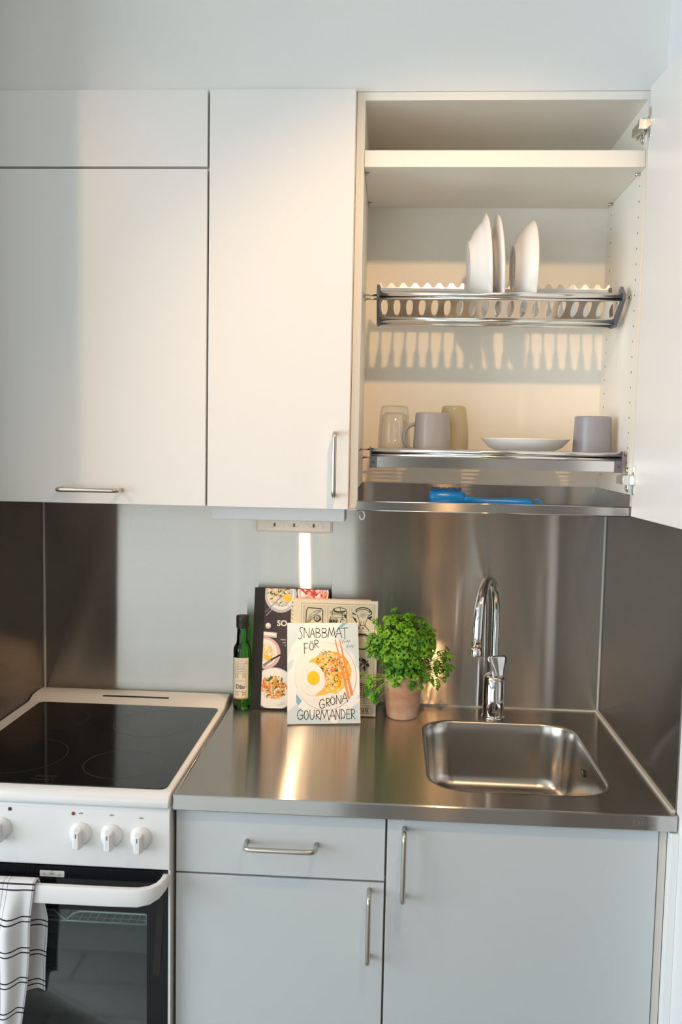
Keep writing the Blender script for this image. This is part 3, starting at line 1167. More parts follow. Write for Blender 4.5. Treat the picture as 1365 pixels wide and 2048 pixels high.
# handle: a deep band curving back at its ends
bm = nbm()
path = [(.4905, DY0+.002), (.4895, -.640), (.4830, -.654), (.4700, -.664), (.4500, -.669), (.4000, -.670), (.25, -.670), (.1, -.670), (.053, -.669),
        (.033, -.664), (.020, -.654), (.0135, -.640), (.0125, DY0+.002)]
ZH0, ZH1 = .7085, .7430
rings = []
for i, (x, y) in enumerate(path):
    p0 = Vector((*path[max(0, i-1)], 0)); p1 = Vector((*path[min(len(path)-1, i+1)], 0))
    dd = (p1-p0).normalized()
    nn = Vector((-dd.y, dd.x, 0))
    lf = .020*abs(math.cos(min(1, (y-DY0)/(-.670-DY0))*PI/2))
    sec = []
    for a, z in ((-.005, ZH0+lf), (.005, ZH0+lf), (.0065, ZH0+.004+lf), (.0065, ZH1-.004+lf*.35), (.005, ZH1+lf*.35), (-.005, ZH1+lf*.35), (-.0065, ZH1-.004+lf*.35), (-.0065, ZH0+.004+lf)):
        sec.append(Vector((x, y, z))+nn*a)
    rings.append(sec)
loft(bm, rings, cap_last=True, cap_first=True)
obj('oven_handle', bm, 'enamel', odoor, bevel=.0015)
# sticker
bm = nbm()
prism(bm, rrect(.2480, .2955, .7335, .7455, .0015, 3), DY0-.0006, DY0, lambda u, v, w: Vector((u, w, v)))
stk = obj('sticker', bm, 'frame_white', odoor)
bm = nbm()


def ribbon(bm, pts, w, put, mi=0, depth=.0):
    """flat stroke along 2-D points"""
    pts = [Vector((p[0], p[1])) for p in pts]
    n = len(pts)
    L_, R_ = [], []
    for i, p in enumerate(pts):
        d_ = (pts[min(i+1, n-1)]-pts[max(i-1, 0)])
        d_ = d_.normalized() if d_.length > 1e-9 else Vector((1, 0))
        nn = Vector((-d_.y, d_.x))*w/2
        L_.append(bm.verts.new(put(*(p+nn), depth)))
        R_.append(bm.verts.new(put(*(p-nn), depth)))
    for i in range(n-1):
        f = bm.faces.new((L_[i], R_[i], R_[i+1], L_[i+1]))
        f.material_index = mi


_put = lambda u, v, w: Vector((u, DY0-.0008, v))
for q in ([(.256, .737), (.256, .742)], [(.287, .737), (.287, .742)], [(.256, .737), (.262, .737)], [(.281, .737), (.287, .737)], [(.265, .742), (.278, .737)],
          [(.265, .737), (.278, .742)], [(.2715, .7365), (.2715, .7425)], [(.269, .7445), (.274, .7445)]):
    ribbon(bm, q, .0006, _put)
obj('sticker_print', bm, 'mark', stk, normals=False)
# wire rack seen through the pane
bm = nbm()
for y_ in (-.590, -.48, -.37, -.26):
    tube(bm, [(CVX0+.003, y_, .6285), (CVX1-.003, y_, .6285)], .0022, 6)
for k in range(24):
    x_ = CVX0+.012+k*.0162
    tube(bm, [(x_, -.590, .6295), (x_, -.20, .6295)], .0012, 5)
tube(bm, [(.4460, -.592, .6285), (.4455, -.592, .6470), (.4420, -.592, .6500), (.315, -.592, .6500), (.300, -.592, .6445), (.285, -.592, .6310),
          (.262, -.592, .6500), (.100, -.592, .6500), (.06, -.592, .6285)], .0024, 6)
obj('wire_shelf', bm, 'wire', t)
bm = nbm()
for z_ in (.588, .528, .448, .385):
    box(bm, CVX0+.002, CVX1-.002, -.1665, -.1645, z_, z_+.0025)
    box(bm, CVX1-.004, CVX1-.002, -.59, -.17, z_, z_+.003)
obj('cavity_bars', bm, 'wire', t)  # thin level bars across the cavity back and right wall

# tea towel over the oven handle
t_bm = nbm()
NU, NV = 46, 70
X0, X1 = .075, .262
ztop, yfr = .7475, -.670
uvd = {}
vg = []
Lf, Lb = .300, .235
for j in range(NV+1):
    s = -Lb+(Lf+Lb)*j/NV          # s<0 behind the handle, s>0 in front
    row = []
    for i in range(NU+1):
        u = i/NU
        x = X0+(X1-X0)*u
        if abs(s) < .0105:
            a = s/.0105*PI/2
            y = yfr-.0095*math.sin(a)
            z = ztop+.0015+.002*math.cos(a)
        else:
            dn = abs(s)-.0105
            if s > 0:
                k = min(1, dn/.08)
                fold = .013*math.sin(u*10.5+.2+dn*2)+.007*math.sin(u*23+1.7-dn*2)
                y = yfr-.0105-.002*k-max(0, .008+fold)*k
                x = x-(u-.35)*.042*(dn/.30)+.0028*math.sin(dn*22+u*4)*k
            else:
                k = min(1, dn/.08)
                fold = .006*math.sin(u*22+.4)
                y = yfr+.0105+.004*k+fold*k*.7+.006*k
                x = x+.010*k*u+.002*math.sin(dn*25)*k-.03*max(0, dn-.12)*u
            z = ztop-dn+(.0035*math.sin(u*14+1) if dn > .15 else 0)*(dn/.3)
        v = t_bm.verts.new((x, y, z))
        uvd[v] = (u*(X1-X0)*1.12, s+.5)
        row.append(v)
    vg.append(row)
uvl = t_bm.loops.layers.uv.new('cloth')
for j in range(NV):
    for i in range(NU):
        f = t_bm.faces.new((vg[j][i], vg[j][i+1], vg[j+1][i+1], vg[j+1][i]))
        f.smooth = True
        for lp in f.loops:
            lp[uvl].uv = uvd[lp.vert]
o = obj('tea_towel', t_bm, 'plaid')
md = o.modifiers.new('cloth_thickness', 'SOLIDIFY')
md.thickness = .0016
md.offset = 0
tag(o, 'white tea towel with dark plaid lines folded over the oven handle', 'towel')

# ------------------------------------------------------------------ base units
YB, YBC = -.6030, -.5850
ZBT = .8685
t = thing('base_cabinet', 'base unit with a drawer above a door, between cooker and sink unit', 'cabinet', (.70, -.30, 0))
obj('carcass', bx(.5045, .9015, YBC, -.004, .10, ZBT), 'carcass', t)
bm = nbm(); box(bm, .5045, .9015, -.53, -.10, 0, .10)
obj('plinth', bm, 'gap', t)
d = obj('drawer', bx(.5045, .9000, YB, YBC-.0006, .7455, .8660), 'laminate_base', t, bevel=.0008)
obj('handle', bar_handle((.6400, YB, .8110), (.7715, YB, .8105), OUT), 'handle', d)
d = obj('door', bx(.5045, .9000, YB, YBC-.0006, .104, .7415), 'laminate_base', t, bevel=.0008)
obj('handle', bar_handle((.8725, YB, .7275), (.8725, YB, .5985), OUT), 'handle', d)

t = thing('base_cabinet', 'base unit under the sink with one wide door', 'cabinet', (1.16, -.30, 0))
obj('carcass', bx(.9025, 1.4160, YBC, -.004, .10, .70), 'carcass', t)
bm = nbm(); box(bm, .9025, .9200, YBC, -.004, .70, ZBT); box(bm, 1.3985, 1.4160, YBC, -.004, .70, ZBT); box(bm, .92, 1.3985, YBC, -.570, .70, ZBT)
obj('carcass_top', bm, 'carcass', t)
bm = nbm(); box(bm, .9025, 1.4160, -.53, -.10, 0, .10)
obj('plinth', bm, 'gap', t)
obj('filler_strip', bx(1.4020, 1.4160, -.6005, YBC-.0004, .104, .8680), 'carcass', t, bevel=.0006)
d = obj('door', bx(.9040, 1.4000, YB, YBC-.0006, .104, .8660), 'laminate_base', t, bevel=.0008)
obj('handle', bar_handle((.9350, YB, .8495), (.9345, YB, .7205), OUT), 'handle', d)

# ------------------------------------------------------------------ worktop with sink
YW = -.6151
WT0, WT1 = .5005, W-.0035
t = thing('worktop', 'brushed steel worktop with a rounded sink bowl pressed into its right half', 'worktop', (.966, -.31, .87))
hole = rrect(.984, 1.338, -.540, -.116, .075, 10)
bm = nbm()
outer = [(WT0, YW+.003), (WT1, YW+.003), (WT1, -.0035), (WT0, -.0035)]
ov = [bm.verts.new((x, y, .9)) for x, y in outer]
hv = [bm.verts.new((x, y, .9)) for x, y in hole]
ed = []
for ring in (ov, hv):
    for k in range(len(ring)):
        ed.append(bm.edges.new((ring[k], ring[(k+1) % len(ring)])))
bmesh.ops.triangle_fill(bm, use_beauty=True, use_dissolve=False, edges=ed)
for f in list(bm.faces):
    c_ = f.calc_center_median()
    if .984+.02 < c_.x < 1.338-.02 and -.540+.02 < c_.y < -.116-.02:
        bm.faces.remove(f)
for f in bm.faces:
    if f.normal.z < 0:
        f.normal_flip()
obj('top_sheet', bm, 'steel_top', t, normals=False)
bm = nbm()
# rolled front edge and folded skirts
pf = [(YW+.003, .9000), (YW+.0012, .8993), (YW, .8975), (YW, .8720), (YW+.0012, .8702), (YW+.003, .8700), (YW+.006, .8700), (YW+.006, .8985)]
yz_prism(bm, pf, WT0, WT1)
box(bm, WT0, WT0+.0015, YW+.006, -.0035, .870, .8995)
obj('front_edge', bm, 'steel_front', t)
# a narrow raised bead along the cooker side
bm = nbm()
tube(bm, [(WT0+.003, YW+.012, .9003), (WT0+.003, -.006, .9003)], .0022, 8)
obj('side_bead', bm, 'steel_front', t)
# the bowl
bm = nbm()
cxs, cys = (.984+1.338)/2, (-.540-.116)/2


def hole_at(inset, r, z):
    return [(x, y, z) for x, y in rrect(.984+inset, 1.338-inset, -.540+inset, -.116-inset, r, 10)]


lps = [hole_at(-.004, .079, .9004), hole_at(.0, .075, .9000), hole_at(.002, .073, .8985), hole_at(.0035, .072, .8950), hole_at(.006, .070, .87),
       hole_at(.012, .066, .80), hole_at(.015, .064, .775), hole_at(.020, .060, .760), hole_at(.030, .052, .749), hole_at(.045, .040, .744)]
loft(bm, lps, cap_last=True)
bowl = obj('sink_bowl', bm, 'steel_bowl', t)
bm = nbm()
lathe(bm, [(0, .7445), (.030, .7445), (.038, .7470), (.041, .7460), (.043, .7445)], (cxs, -.33, 0), 32)
obj('drain', bm, 'chrome_soft', bowl)
bm = nbm()
prism(bm, rrect(-.315, -.290, .848, .860, .0055, 5), 1.3335, 1.3300, lambda u, v, w: Vector((w-.0025, u, v)))
obj('overflow', bm, 'slot', bowl)
bm = nbm()
lathe(bm, [(0, 1.3262), (.004, 1.3266), (.0055, 1.3290)], (0, -.3025, .8545), 14, 'X')
obj('overflow_screw', bm, 'chrome', bowl)


# lettering helpers
def font_mesh(bm, text, size, put, x0=0, y0=0, bold=0.0, mi=0, depth=0.0, align='LEFT', sx=1.0):
    cu = bpy.data.curves.new('lettering_curve', 'FONT')
    cu.body = text
    cu.size = size
    cu.offset = bold
    cu.align_x = align
    cu.resolution_u = 4
    ob = bpy.data.objects.new('lettering_tmp', cu)
    COL.objects.link(ob)
    bpy.context.view_layer.update()
    dg = bpy.context.evaluated_depsgraph_get()
    me = ob.evaluated_get(dg).to_mesh()
    vs = [bm.verts.new(put(x0+v.co.x*sx, y0+v.co.y, depth)) for v in me.vertices]
    for p in me.polygons:
        try:
            f = bm.faces.new([vs[i] for i in p.vertices])
            f.material_index = mi
        except ValueError:
            pass
    ob.evaluated_get(dg).to_mesh_clear()
    bpy.data.objects.remove(ob)
    bpy.data.curves.remove(cu)


bm = nbm()
font_mesh(bm, 'EXPELL', .0125, lambda u, v, w: Vector((u, YW-.0002, v)), 1.3480, .8805, -.0002, sx=1.05)
obj('maker_stamp', bm, mat('stamped_grey', (.26, .255, .25), .5, .6), t, normals=False)

# ------------------------------------------------------------------ tap
FX, FYY = 1.1575, -.078
t = thing('kitchen_tap', 'chrome mixer tap with a tall arched spout standing behind the sink bowl', 'tap', (FX, FYY, .9))
bm = nbm()
lathe(bm, [(0, 0), (.0285, 0), (.0288, .004), (.0268, .0065), (.0258, .007), (.0258, .010), (.0262, .012), (.0255, .0935), (.0246, .0945),
           (.0246, .0958), (.0258, .0970), (.0258, .0990), (.0225, .104), (.0170, .110), (.0110, .1125), (0, .1125)], (FX, FYY, .9), 40)
obj('body', bm, 'chrome', t)
bm = nbm()
ang = math.radians(-110)      # spout swings to front-left
dx, dy = math.cos(ang), math.sin(ang)
pts = []
for k in range(10):
    pts.append((FX-.004*0, FYY, .985+(1.150-.985)*k/9))
Rr = .088
cz = 1.150
for k in range(1, 25):
    a = PI*k/24*.965
    rr = Rr-Rr*math.cos(a)
    pts.append((FX+dx*rr, FYY+dy*rr, cz+(1.251-cz)*math.sin(a)))
e = pts[-1]
pts.append((e[0]+dx*.003, e[1]+dy*.003, e[2]-.025))
pts.append((e[0]+dx*.005, e[1]+dy*.005, e[2]-.050))
tube(bm, pts, [.0100]*10+[.0100+.0024*max(0, (k-6)/18) for k in range(len(pts)-10)], 20)
obj('spout', bm, 'chrome', t)
bm = nbm()
e = Vector(pts[-1])
dn = Vector((dx*.10, dy*.10, -1)).normalized()
tube(bm, [e, e+dn*.002, e+dn*.0025, e+dn*.018, e+dn*.019], [.0128, .0128, .0134, .0138, .0128], 20)
obj('aerator', bm, 'chrome', t)
# lever: broad blade leaning back from the body, on the right side
bm = nbm()
lev = []
for s, (w, th, off) in enumerate(((.0180, .0070, 0), (.0180, .0056, .014), (.0190, .0046, .028), (.0240, .0040, .042), (.0262, .0038, .053), (.0200, .0030, .060))):
    zc_ = .9+.0975+off
    base = Vector((FX+.0095-off*.10, FYY-.014+off*.05, zc_))
    wd = Vector((.94, .34, 0)).normalized()
    td = Vector((-.34, .94, .0)).normalized()
    lev.append([base+wd*(w*math.cos(a)) + td*(th*math.sin(a)) for a in [2*PI*k/16 for k in range(16)]])
loft(bm, lev, cap_last=True, cap_first=True)
obj('lever', bm, 'chrome', t)
bm = nbm()
lathe(bm, [(.0075, 0), (.0075, .006), (.004, .0095), (0, .010)], (FX-.003, FYY-.0145, .9+.1045), 16)
obj('lever_screw', bm, 'chrome', t)

# ------------------------------------------------------------------ potted parsley
PXC, PYC = .9345, -.098
t = thing('potted_herb', 'bushy green curly parsley in a weathered terracotta pot beside the sink', 'plant', (PXC, PYC, .9003))
bm = nbm()
lathe(bm, [(0, 0), (.033, 0), (.0365, .002), (.0385, .006), (.0500, .100), (.0515, .104), (.0510, .1075), (.0480, .1075), (.0465, .104), (.0430, .085), (0, .085)],
      (PXC, PYC, .9003), 48)
obj('pot', bm, 'terracotta', t)
bm = nbm()
lathe(bm, [(.0445, .093), (.030, .096), (0, .098)], (PXC, PYC, .9003), 30)
obj('soil', bm, 'soil', t)

rng = random.Random(11)
heads = []
cz_ = 1.082
for _ in range(330):
    # dome of leaf heads
    while True:
        p = Vector((rng.uniform(-1, 1), rng.uniform(-1, 1), rng.uniform(-.95, 1)))
        if .45 < p.length < 1.0:
            break
    q = Vector((PXC+.002+p.x*.078, PYC-.004+p.y*.070, cz_+p.z*.072))
    if p.z < -.3 and p.y > 0.2:
        continue
    heads.append((q, rng.uniform(.8, 1.15)))
for (x, y, z, s, n_) in ((1.015, -.105, 1.035, .020, 10), (1.036, -.11, 1.050, .013, 9), (1.030, -.115, 1.025, .016, 10), (1.012, -.118, 1.010, .014, 7), (1.020, -.125, .995, .008, 3),
                         (.858, -.135, .985, .013, 8), (.866, -.14, .965, .010, 6), (.852, -.13, .998, .008, 4), (.874, -.138, .950, .006, 2),
                         (.862, -.12, 1.085, .014, 6), (.855, -.12, 1.105, .008, 3), (.868, -.10, 1.135, .008, 3), (.850, -.13, 1.075, .008, 3),
                         (.915, -.150, .998, .010, 6), (.965, -.150, 1.002, .013, 9), (.940, -.145, 1.012, .02, 7), (.995, -.11, 1.105, .012, 8), (.925, -.09, 1.150, .02, 7),
                         (.900, -.14, 1.015, .012, 6), (.985, -.13, 1.015, .012, 6)):
    for _ in range(n_):
        heads.append((Vector((x+rng.gauss(0, s*.7), y+rng.gauss(0, s*.6), z+rng.gauss(0, s*.7))), rng.uniform(.7, 1.05)))
lb = nbm()
sb = nbm()


def leaflet(bm, c, d, up, size):
    """ruffled fan-shaped leaflet"""
    side = d.cross(up)
    if side.length < 1e-4:
        side = Vector((1, 0, 0))
    side.normalize()
    nrm = side.cross(d).normalized()
    n = 13
    c0 = bm.verts.new(c)
    mid, rim = [], []
    ph = rng.uniform(0, 6)
    for k in range(n):
        a = math.radians(-125+250*k/(n-1))
        lobe = .72+.28*abs(math.cos(2.2*a))
        jag = 1.0 if k % 2 else .74
        ruf = math.sin(k*2.3+ph)*.22
        dd = d*math.cos(a)+side*math.sin(a)
        mid.append(bm.verts.new(c+d*size*.12+dd*size*.52*lobe+nrm*size*(.14*math.sin(k*1.7+ph)+.10)))
        rim.append(bm.verts.new(c+d*size*.12+dd*size*lobe*jag+nrm*size*(ruf-.10)))
    for k in range(n-1):
        bm.faces.new((c0, mid[k], mid[k+1])).smooth = True
        bm.faces.new((mid[k], rim[k], rim[k+1], mid[k+1])).smooth = True


for q, s in heads:
    q.y = min(q.y, -.022)
    if q.x < .884:
        q.y = min(q.y, -.128)
    rootp = Vector((PXC+rng.uniform(-.03, .03), PYC+rng.uniform(-.03, .03), .998))
    out = (q-Vector((PXC, PYC, 1.02)))
    out.z = out.z*.6+.02
    out.normalize()
    mid = rootp.lerp(q, .55)+Vector((0, 0, .018))
    if rng.random() < .45 or q.z < 1.01:
        pts = []
        for k in range(7):
            f_ = k/6
            pts.append(rootp*(1-f_)**2+mid*2*f_*(1-f_)+q*f_*f_)
        tube(sb, pts, .0008, 5, cap=False)
    face = (out+Vector((rng.gauss(0, .35), -.55+rng.gauss(0, .3), .45+rng.gauss(0, .3)))).normalized()
    t1, t2 = frame_for(face)
    a0 = rng.uniform(0, 6.28)
    sz = .0083*s
    for k in range(3):
        a = a0+(k-1)*1.9+rng.uniform(-.3, .3)
        dd = (t1*math.cos(a)+t2*math.sin(a)+face*rng.uniform(-.15, .45)).normalized()
        leaflet(lb, q+dd*sz*.35, dd, face, sz*rng.uniform(.85, 1.15))
obj('stems', sb, 'stem', t)
obj('foliage', lb, 'leaf', t, normals=False)

# ------------------------------------------------------------------ oil bottle
BXC, BYC = .5365, -.081
t = thing('oil_bottle', 'slim green glass oil bottle with a black cap and cream label beside the cookbooks', 'bottle', (BXC, BYC, .9003))
bm = nbm()
Rb = .0215
lathe(bm, [(0, .004), (.012, .003), (.017, 0), (.0205, .0015), (Rb, .006), (Rb, .146), (.0208, .1535), (.0180, .160), (.0145, .1655), (.0138, .170), (.0128, .200), (.0125, .2125), (0, .2125)],
      (BXC, BYC, .9003), 40)
obj('glass_body', bm, 'bottle', t)
bm = nbm()
lathe(bm, [(0, .204), (.0150, .204), (.0152, .2065), (.0148, .2085), (.0152, .2105), (.0152, .2150), (.0150, .2165), (.0153, .218), (.0153, .2325), (.0145, .2340), (0, .2340)],
      (BXC, BYC, .9003), 32)
obj('cap', bm, 'cap', t)


def on_bottle(u, v, w):
    a = -PI/2-.02+u/Rb
    r = Rb+.0003+w
    return Vector((BXC+r*math.cos(a), BYC+r*math.sin(a), .9003+v))


bm = nbm()
hw = .0212
n = 20
rows = [[bm.verts.new(on_bottle(-hw+2*hw*k/n, v, 0)) for k in range(n+1)] for v in (.0285, .0320, .1315)]
for a, b_, mi in ((rows[0], rows[1], 1), (rows[1], rows[2], 0)):
    for k in range(n):
        f = bm.faces.new((a[k], a[k+1], b_[k+1], b_[k]))
        f.smooth = True
        f.material_index = mi
lab = obj('paper_label', bm, ['label', 'ochre'], t, normals=False)
bm = nbm()
for k in range(9):
    v = .127-k*.0041
    w_ = (.010, .010, .011, .011, .012, .0125, .0155, .016, .013)[k]
    u = -w_
    while u < w_-.002:
        l = rng.uniform(.0012, .0032)
        ribbon(bm, [(u, v), (min(u+l, w_), v)], .0009, on_bottle, 0, .0002)
        u += l+.0008
for cx_, cy_ in ((.0115, .118),):
    for a in range(3):
        for b2 in range(3):
            if (a+b2) % 2 == 0:
                ribbon(bm, [(cx_+a*.0016, cy_+b2*.0016), (cx_+a*.0016+.0014, cy_+b2*.0016)], .0014, on_bottle, 0, .0002)
obj('small_print', bm, 'ink', lab, normals=False)
bm = nbm()
font_mesh(bm, 'Dão', .0150, lambda u, v, w: on_bottle(u, v, .0003), 0, .0550, .0002, align='CENTER', sx=.86)
ribbon(bm, [(-.0165, .0600), (-.0130, .0600)], .0012, on_bottle, 0, .0002)
ribbon(bm, [(.0130, .0600), (.0165, .0600)], .0012, on_bottle, 0, .0002)
obj('lettering', bm, 'ink', lab, normals=False)
for vy, vs_ in ((.0865, .0745), (.0425, .0485)):
    bm = nbm()
    for sx in (-1, 1):
        for k in range(4):
            a = PI/4+k*PI/2
            cx_, cy_ = sx*.0095+.0036*math.cos(a), vy+.0036*math.sin(a)
            ribbon(bm, [(cx_-.0018, cy_), (cx_, cy_+.0005), (cx_+.0018, cy_)], .0026, on_bottle, 0, .0002)
            ribbon(bm, [(cx_+.0024*math.cos(a), cy_+.0024*math.sin(a)), (cx_+.0040*math.cos(a), cy_+.0040*math.sin(a))], .0014, on_bottle, 0, .0002)
    for k in range(-3, 4):
        h_ = .0028*(1-abs(k)/4)
        ribbon(bm, [(k*.0028, vs_-h_/2), (k*.0028, vs_+h_/2+.0006)], .0013, on_bottle, 0, .0002)
    obj('ornament', bm, 'ochre', lab, normals=False)


# ------------------------------------------------------------------ cookbooks
def clip_poly(poly, x0, x1, y0, y1):
    def cl(p, inside, inter):
        out = []
        for i in range(len(p)):
            a, b_ = p[i-1], p[i]
            ia, ib = inside(a), inside(b_)
            if ib:
                if not ia:
                    out.append(inter(a, b_))
                out.append(b_)
            elif ia:
                out.append(inter(a, b_))
        return out

    def ix(xc):
        return lambda a, b_: (xc, a[1]+(b_[1]-a[1])*(xc-a[0])/(b_[0]-a[0]))

    def iy(yc):
        return lambda a, b_: (a[0]+(b_[0]-a[0])*(yc-a[1])/(b_[1]-a[1]), yc)
    for ins, it in ((lambda p: p[0] >= x0, ix(x0)), (lambda p: p[0] <= x1, ix(x1)), (lambda p: p[1] >= y0, iy(y0)), (lambda p: p[1] <= y1, iy(y1))):
        if not poly:
            return poly
        poly = cl(poly, ins, it)
    return poly


class Art:
    """flat printed shapes on a cover lying in the local x-z plane, facing -y; layer = print order"""
    def __init__(self, tr, clip):
        self.bm = nbm()
        self.tr = tr
        self.clip = clip
        self.mats = []
        self.layer = 0

    def mi(self, m_):
        if m_ not in self.mats:
            self.mats.append(m_)
        return self.mats.index(m_)

    def poly(self, pts, m_, raw=False):
        p = [self.tr(*q) for q in pts]
        p = clip_poly(p, *self.clip)
        if len(p) < 3:
            return
        self.layer += 1
        w = -.00010-.0000004*self.layer
        vs = [self.bm.verts.new((x, w, z)) for x, z in p]
        f = self.bm.faces.new(vs)
        f.material_index = self.mi(m_)

    def disc(self, cx, cy, r, m_, ry=None, n=40):
        ry = ry or r
        self.poly([(cx+r*math.cos(2*PI*k/n), cy+ry*math.sin(2*PI*k/n)) for k in range(n)], m_)

    def stroke(self, pts, w, m_):
        for a, b_ in zip(pts, pts[1:]):
            dx_, dy_ = b_[0]-a[0], b_[1]-a[1]
            L_ = math.hypot(dx_, dy_) or 1
            ex, ey = dx_/L_*w*.35, dy_/L_*w*.35
            nx, ny = -dy_/L_*w/2, dx_/L_*w/2
            self.poly([(a[0]-ex+nx, a[1]-ey+ny), (b_[0]+ex+nx, b_[1]+ey+ny), (b_[0]+ex-nx, b_[1]+ey-ny), (a[0]-ex-nx, a[1]-ey-ny)], m_)

    def arc(self, cx, cy, r, a0, a1, w, m_, ry=None, n=14):
        ry = ry or r
        self.stroke([(cx+r*math.cos(math.radians(a0+(a1-a0)*k/n)), cy+ry*math.sin(math.radians(a0+(a1-a0)*k/n))) for k in range(n+1)], w, m_)

    def blobs(self, cx, cy, r, n, cols, size, seed, ry=None):
        rr = random.Random(seed)
        ry = ry or r
        for _ in range(n):
            a = rr.uniform(0, 2*PI)
            q = math.sqrt(rr.random())
            x, y = cx+r*q*math.cos(a), cy+ry*q*math.sin(a)
            s = size*rr.uniform(.5, 1.3)
            th = rr.uniform(0, PI)
            el = rr.uniform(.25, .6)
            pts = []
            for k in range(7):
                b_ = 2*PI*k/7
                u, v = s*math.cos(b_)*rr.uniform(.8, 1.1), s*el*math.sin(b_)*rr.uniform(.8, 1.1)
                pts.append((x+u*math.cos(th)-v*math.sin(th), y+u*math.sin(th)+v*math.cos(th)))
            self.poly(pts, rr.choice(cols))

    def noodles(self, cx, cy, r, n, cols, w, seed, ry=None):
        rr = random.Random(seed)
        ry = ry or r
        for _ in range(n):
            a = rr.uniform(0, 2*PI)
            q = math.sqrt(rr.random())*.8
            x, y = cx+r*q*math.cos(a), cy+ry*q*math.sin(a)
            self.arc(x, y, r*rr.uniform(.12, .3), rr.uniform(0, 360), rr.uniform(360, 520), w*rr.uniform(.7, 1.2), rr.choice(cols), n=5)

    def done(self, name, parent, label=None):
        return obj(name, self.bm, self.mats, parent, world_space=False, normals=False, label=label)


# stroke alphabet (unit box, y down)
ST = {
    'S': [[(.95, .08), (.7, 0), (.4, .06), (.3, .25), (.55, .48), (.72, .68), (.6, .9), (.3, 1.0), (.0, .92)]],
    'N': [[(.05, 1), (.1, 0), (.9, 1), (.97, 0)]],
    'A': [[(0, 1), (.5, 0), (.6, .1), (1, 1)], [(.2, .62), (.86, .6)]],
    'B': [[(.1, 1), (.1, 0), (.65, .03), (.85, .2), (.65, .42), (.15, .48), (.75, .52), (.97, .74), (.75, .97), (.1, 1)]],
    'M': [[(0, 1), (.2, 0), (.48, .8), (.8, 0), (1, 1)]],
    'T': [[(0, .05), (1, 0)], [(.5, .03), (.52, 1)]],
    'F': [[(.15, 1), (.1, 0), (1, .0)], [(.12, .48), (.8, .45)]],
    'O': [[(.5, 0), (.15, .15), (.02, .5), (.15, .85), (.5, 1), (.85, .85), (.98, .5), (.85, .15), (.5, 0)]],
    'R': [[(.1, 1), (.1, 0), (.7, .02), (.92, .22), (.7, .46), (.12, .52), (.95, 1)]],
    'G': [[(.95, .15), (.6, 0), (.2, .15), (.03, .5), (.18, .88), (.55, 1), (.95, .85), (.95, .55), (.55, .56)]],
    'U': [[(.05, 0), (.08, .75), (.3, .98), (.65, .98), (.9, .75), (.95, 0)]],
    'D': [[(.08, 1), (.08, 0), (.55, .06), (.95, .45), (.75, .88), (.08, 1)]],
    'E': [[(.95, 0), (.1, .02), (.1, 1), (1, .97)], [(.1, .5), (.8, .48)]],
}
ST['Ö'] = ST['O']+[[(.25, -.18), (.31, -.12)], [(.66, -.18), (.72, -.12)]]


def letters(art, items, w, m_):
    for ch, x0, x1, y0, y1 in items:
        for stq in ST[ch]:
            art.stroke([(x0+(x1-x0)*p[0], y0+(y1-y0)*p[1]) for p in stq], w, m_)


def book(name, label, loc, yaw, lean, w, h, th, cover_mat, page_mat='paper', round_spine=False):
    loc = (loc[0], loc[1], loc[2]+th*math.sin(lean))
    t = thing(name, label, 'book', loc, (0, 0, 0), 'cookbooks leaning on the splashback')
    t.rotation_euler = (-lean, 0, yaw)
    bm = nbm()
    ct = .0022
    box(bm, 0, w, 0, ct, 0, h)
    box(bm, 0, w, th-ct, th, 0, h)
    box(bm, 0, ct, ct, th-ct, 0, h)
    cv = obj('cover', bm, cover_mat, t, world_space=False)
    bm = nbm()
    box(bm, ct, w-.003, ct, th-ct, .003, h-.003)
    obj('page_block', bm, page_mat, t, world_space=False)
    return t, cv


# 1: black cookbook, against the wall
BW, BH = .1885, .298
lean1 = math.asin(.058/.298)
t, cv = book('cookbook', 'tall black cookbook with food photos and white letters SO, hindmost beside the oil bottle',
             (.5600, -.0950, .9005), 0, lean1, BW, BH, .024, 'cover_black')
left_of = lambda zy: 490+(1905-zy)/1840*47
art = Art(lambda x, y: ((x-left_of(y))/7.58*.001255, (1905-y)/1840*BH), (.0262, BW-.002, .002, BH-.0015))
art.poly([(600, 0), (2200, 0), (2200, 1930), (600, 1930)], 'cover_wood')
art.disc(930, 170, 245, 'p_rim', 275); art.disc(930, 165, 205, 'p_white', 235); art.disc(925, 150, 190, 'p_rim', 200)
art.blobs(900, 150, 165, 260, ['p_cream', 'p_white', 'p_green', 'p_noodle', 'p_cream', 'p_pink', 'p_white', 'p_green'], 26, 1, 150)
art.disc(1030, 215, 70, 'p_yellow', 60); art.blobs(1030, 215, 55, 18, ['p_noodle', 'p_yellow', 'p_cream'], 20, 2)
art.blobs(960, 330, 120, 40, ['p_green', 'p_cream', 'p_white', 'p_pink'], 14, 3, 16)
art.stroke([(700, 440), (960, 180)], 12, 'p_steel'); art.stroke([(715, 490), (800, 400)], 9, 'p_rim')
art.disc(1420, 120, 235, 'p_white', 240); art.disc(1420, 110, 215, 'p_pink', 215)
art.blobs(1420, 110, 200, 150, ['p_red', 'p_red', 'p_pink', 'p_white', 'p_coral'], 40, 4)
art.disc(745, 650, 42, 'p_rim', 45); art.disc(745, 635, 30, 'p_white', 28); art.stroke([(690, 780), (850, 790)], 80, 'p_rim'); art.stroke([(690, 770), (845, 780)], 40, 'p_white')
art.disc(705, 1065, 232, 'p_pink', 240); art.disc(690, 1060, 195, 'p_white', 205); art.blobs(680, 1080, 150, 90, ['p_cream', 'p_cream', 'p_noodle', 'p_white', 'p_yellow'], 45, 5, 130)
art.stroke([(690, 1250), (800, 1170)], 40, 'p_steel'); art.stroke([(800, 1165), (930, 1090)], 26, 'ink')
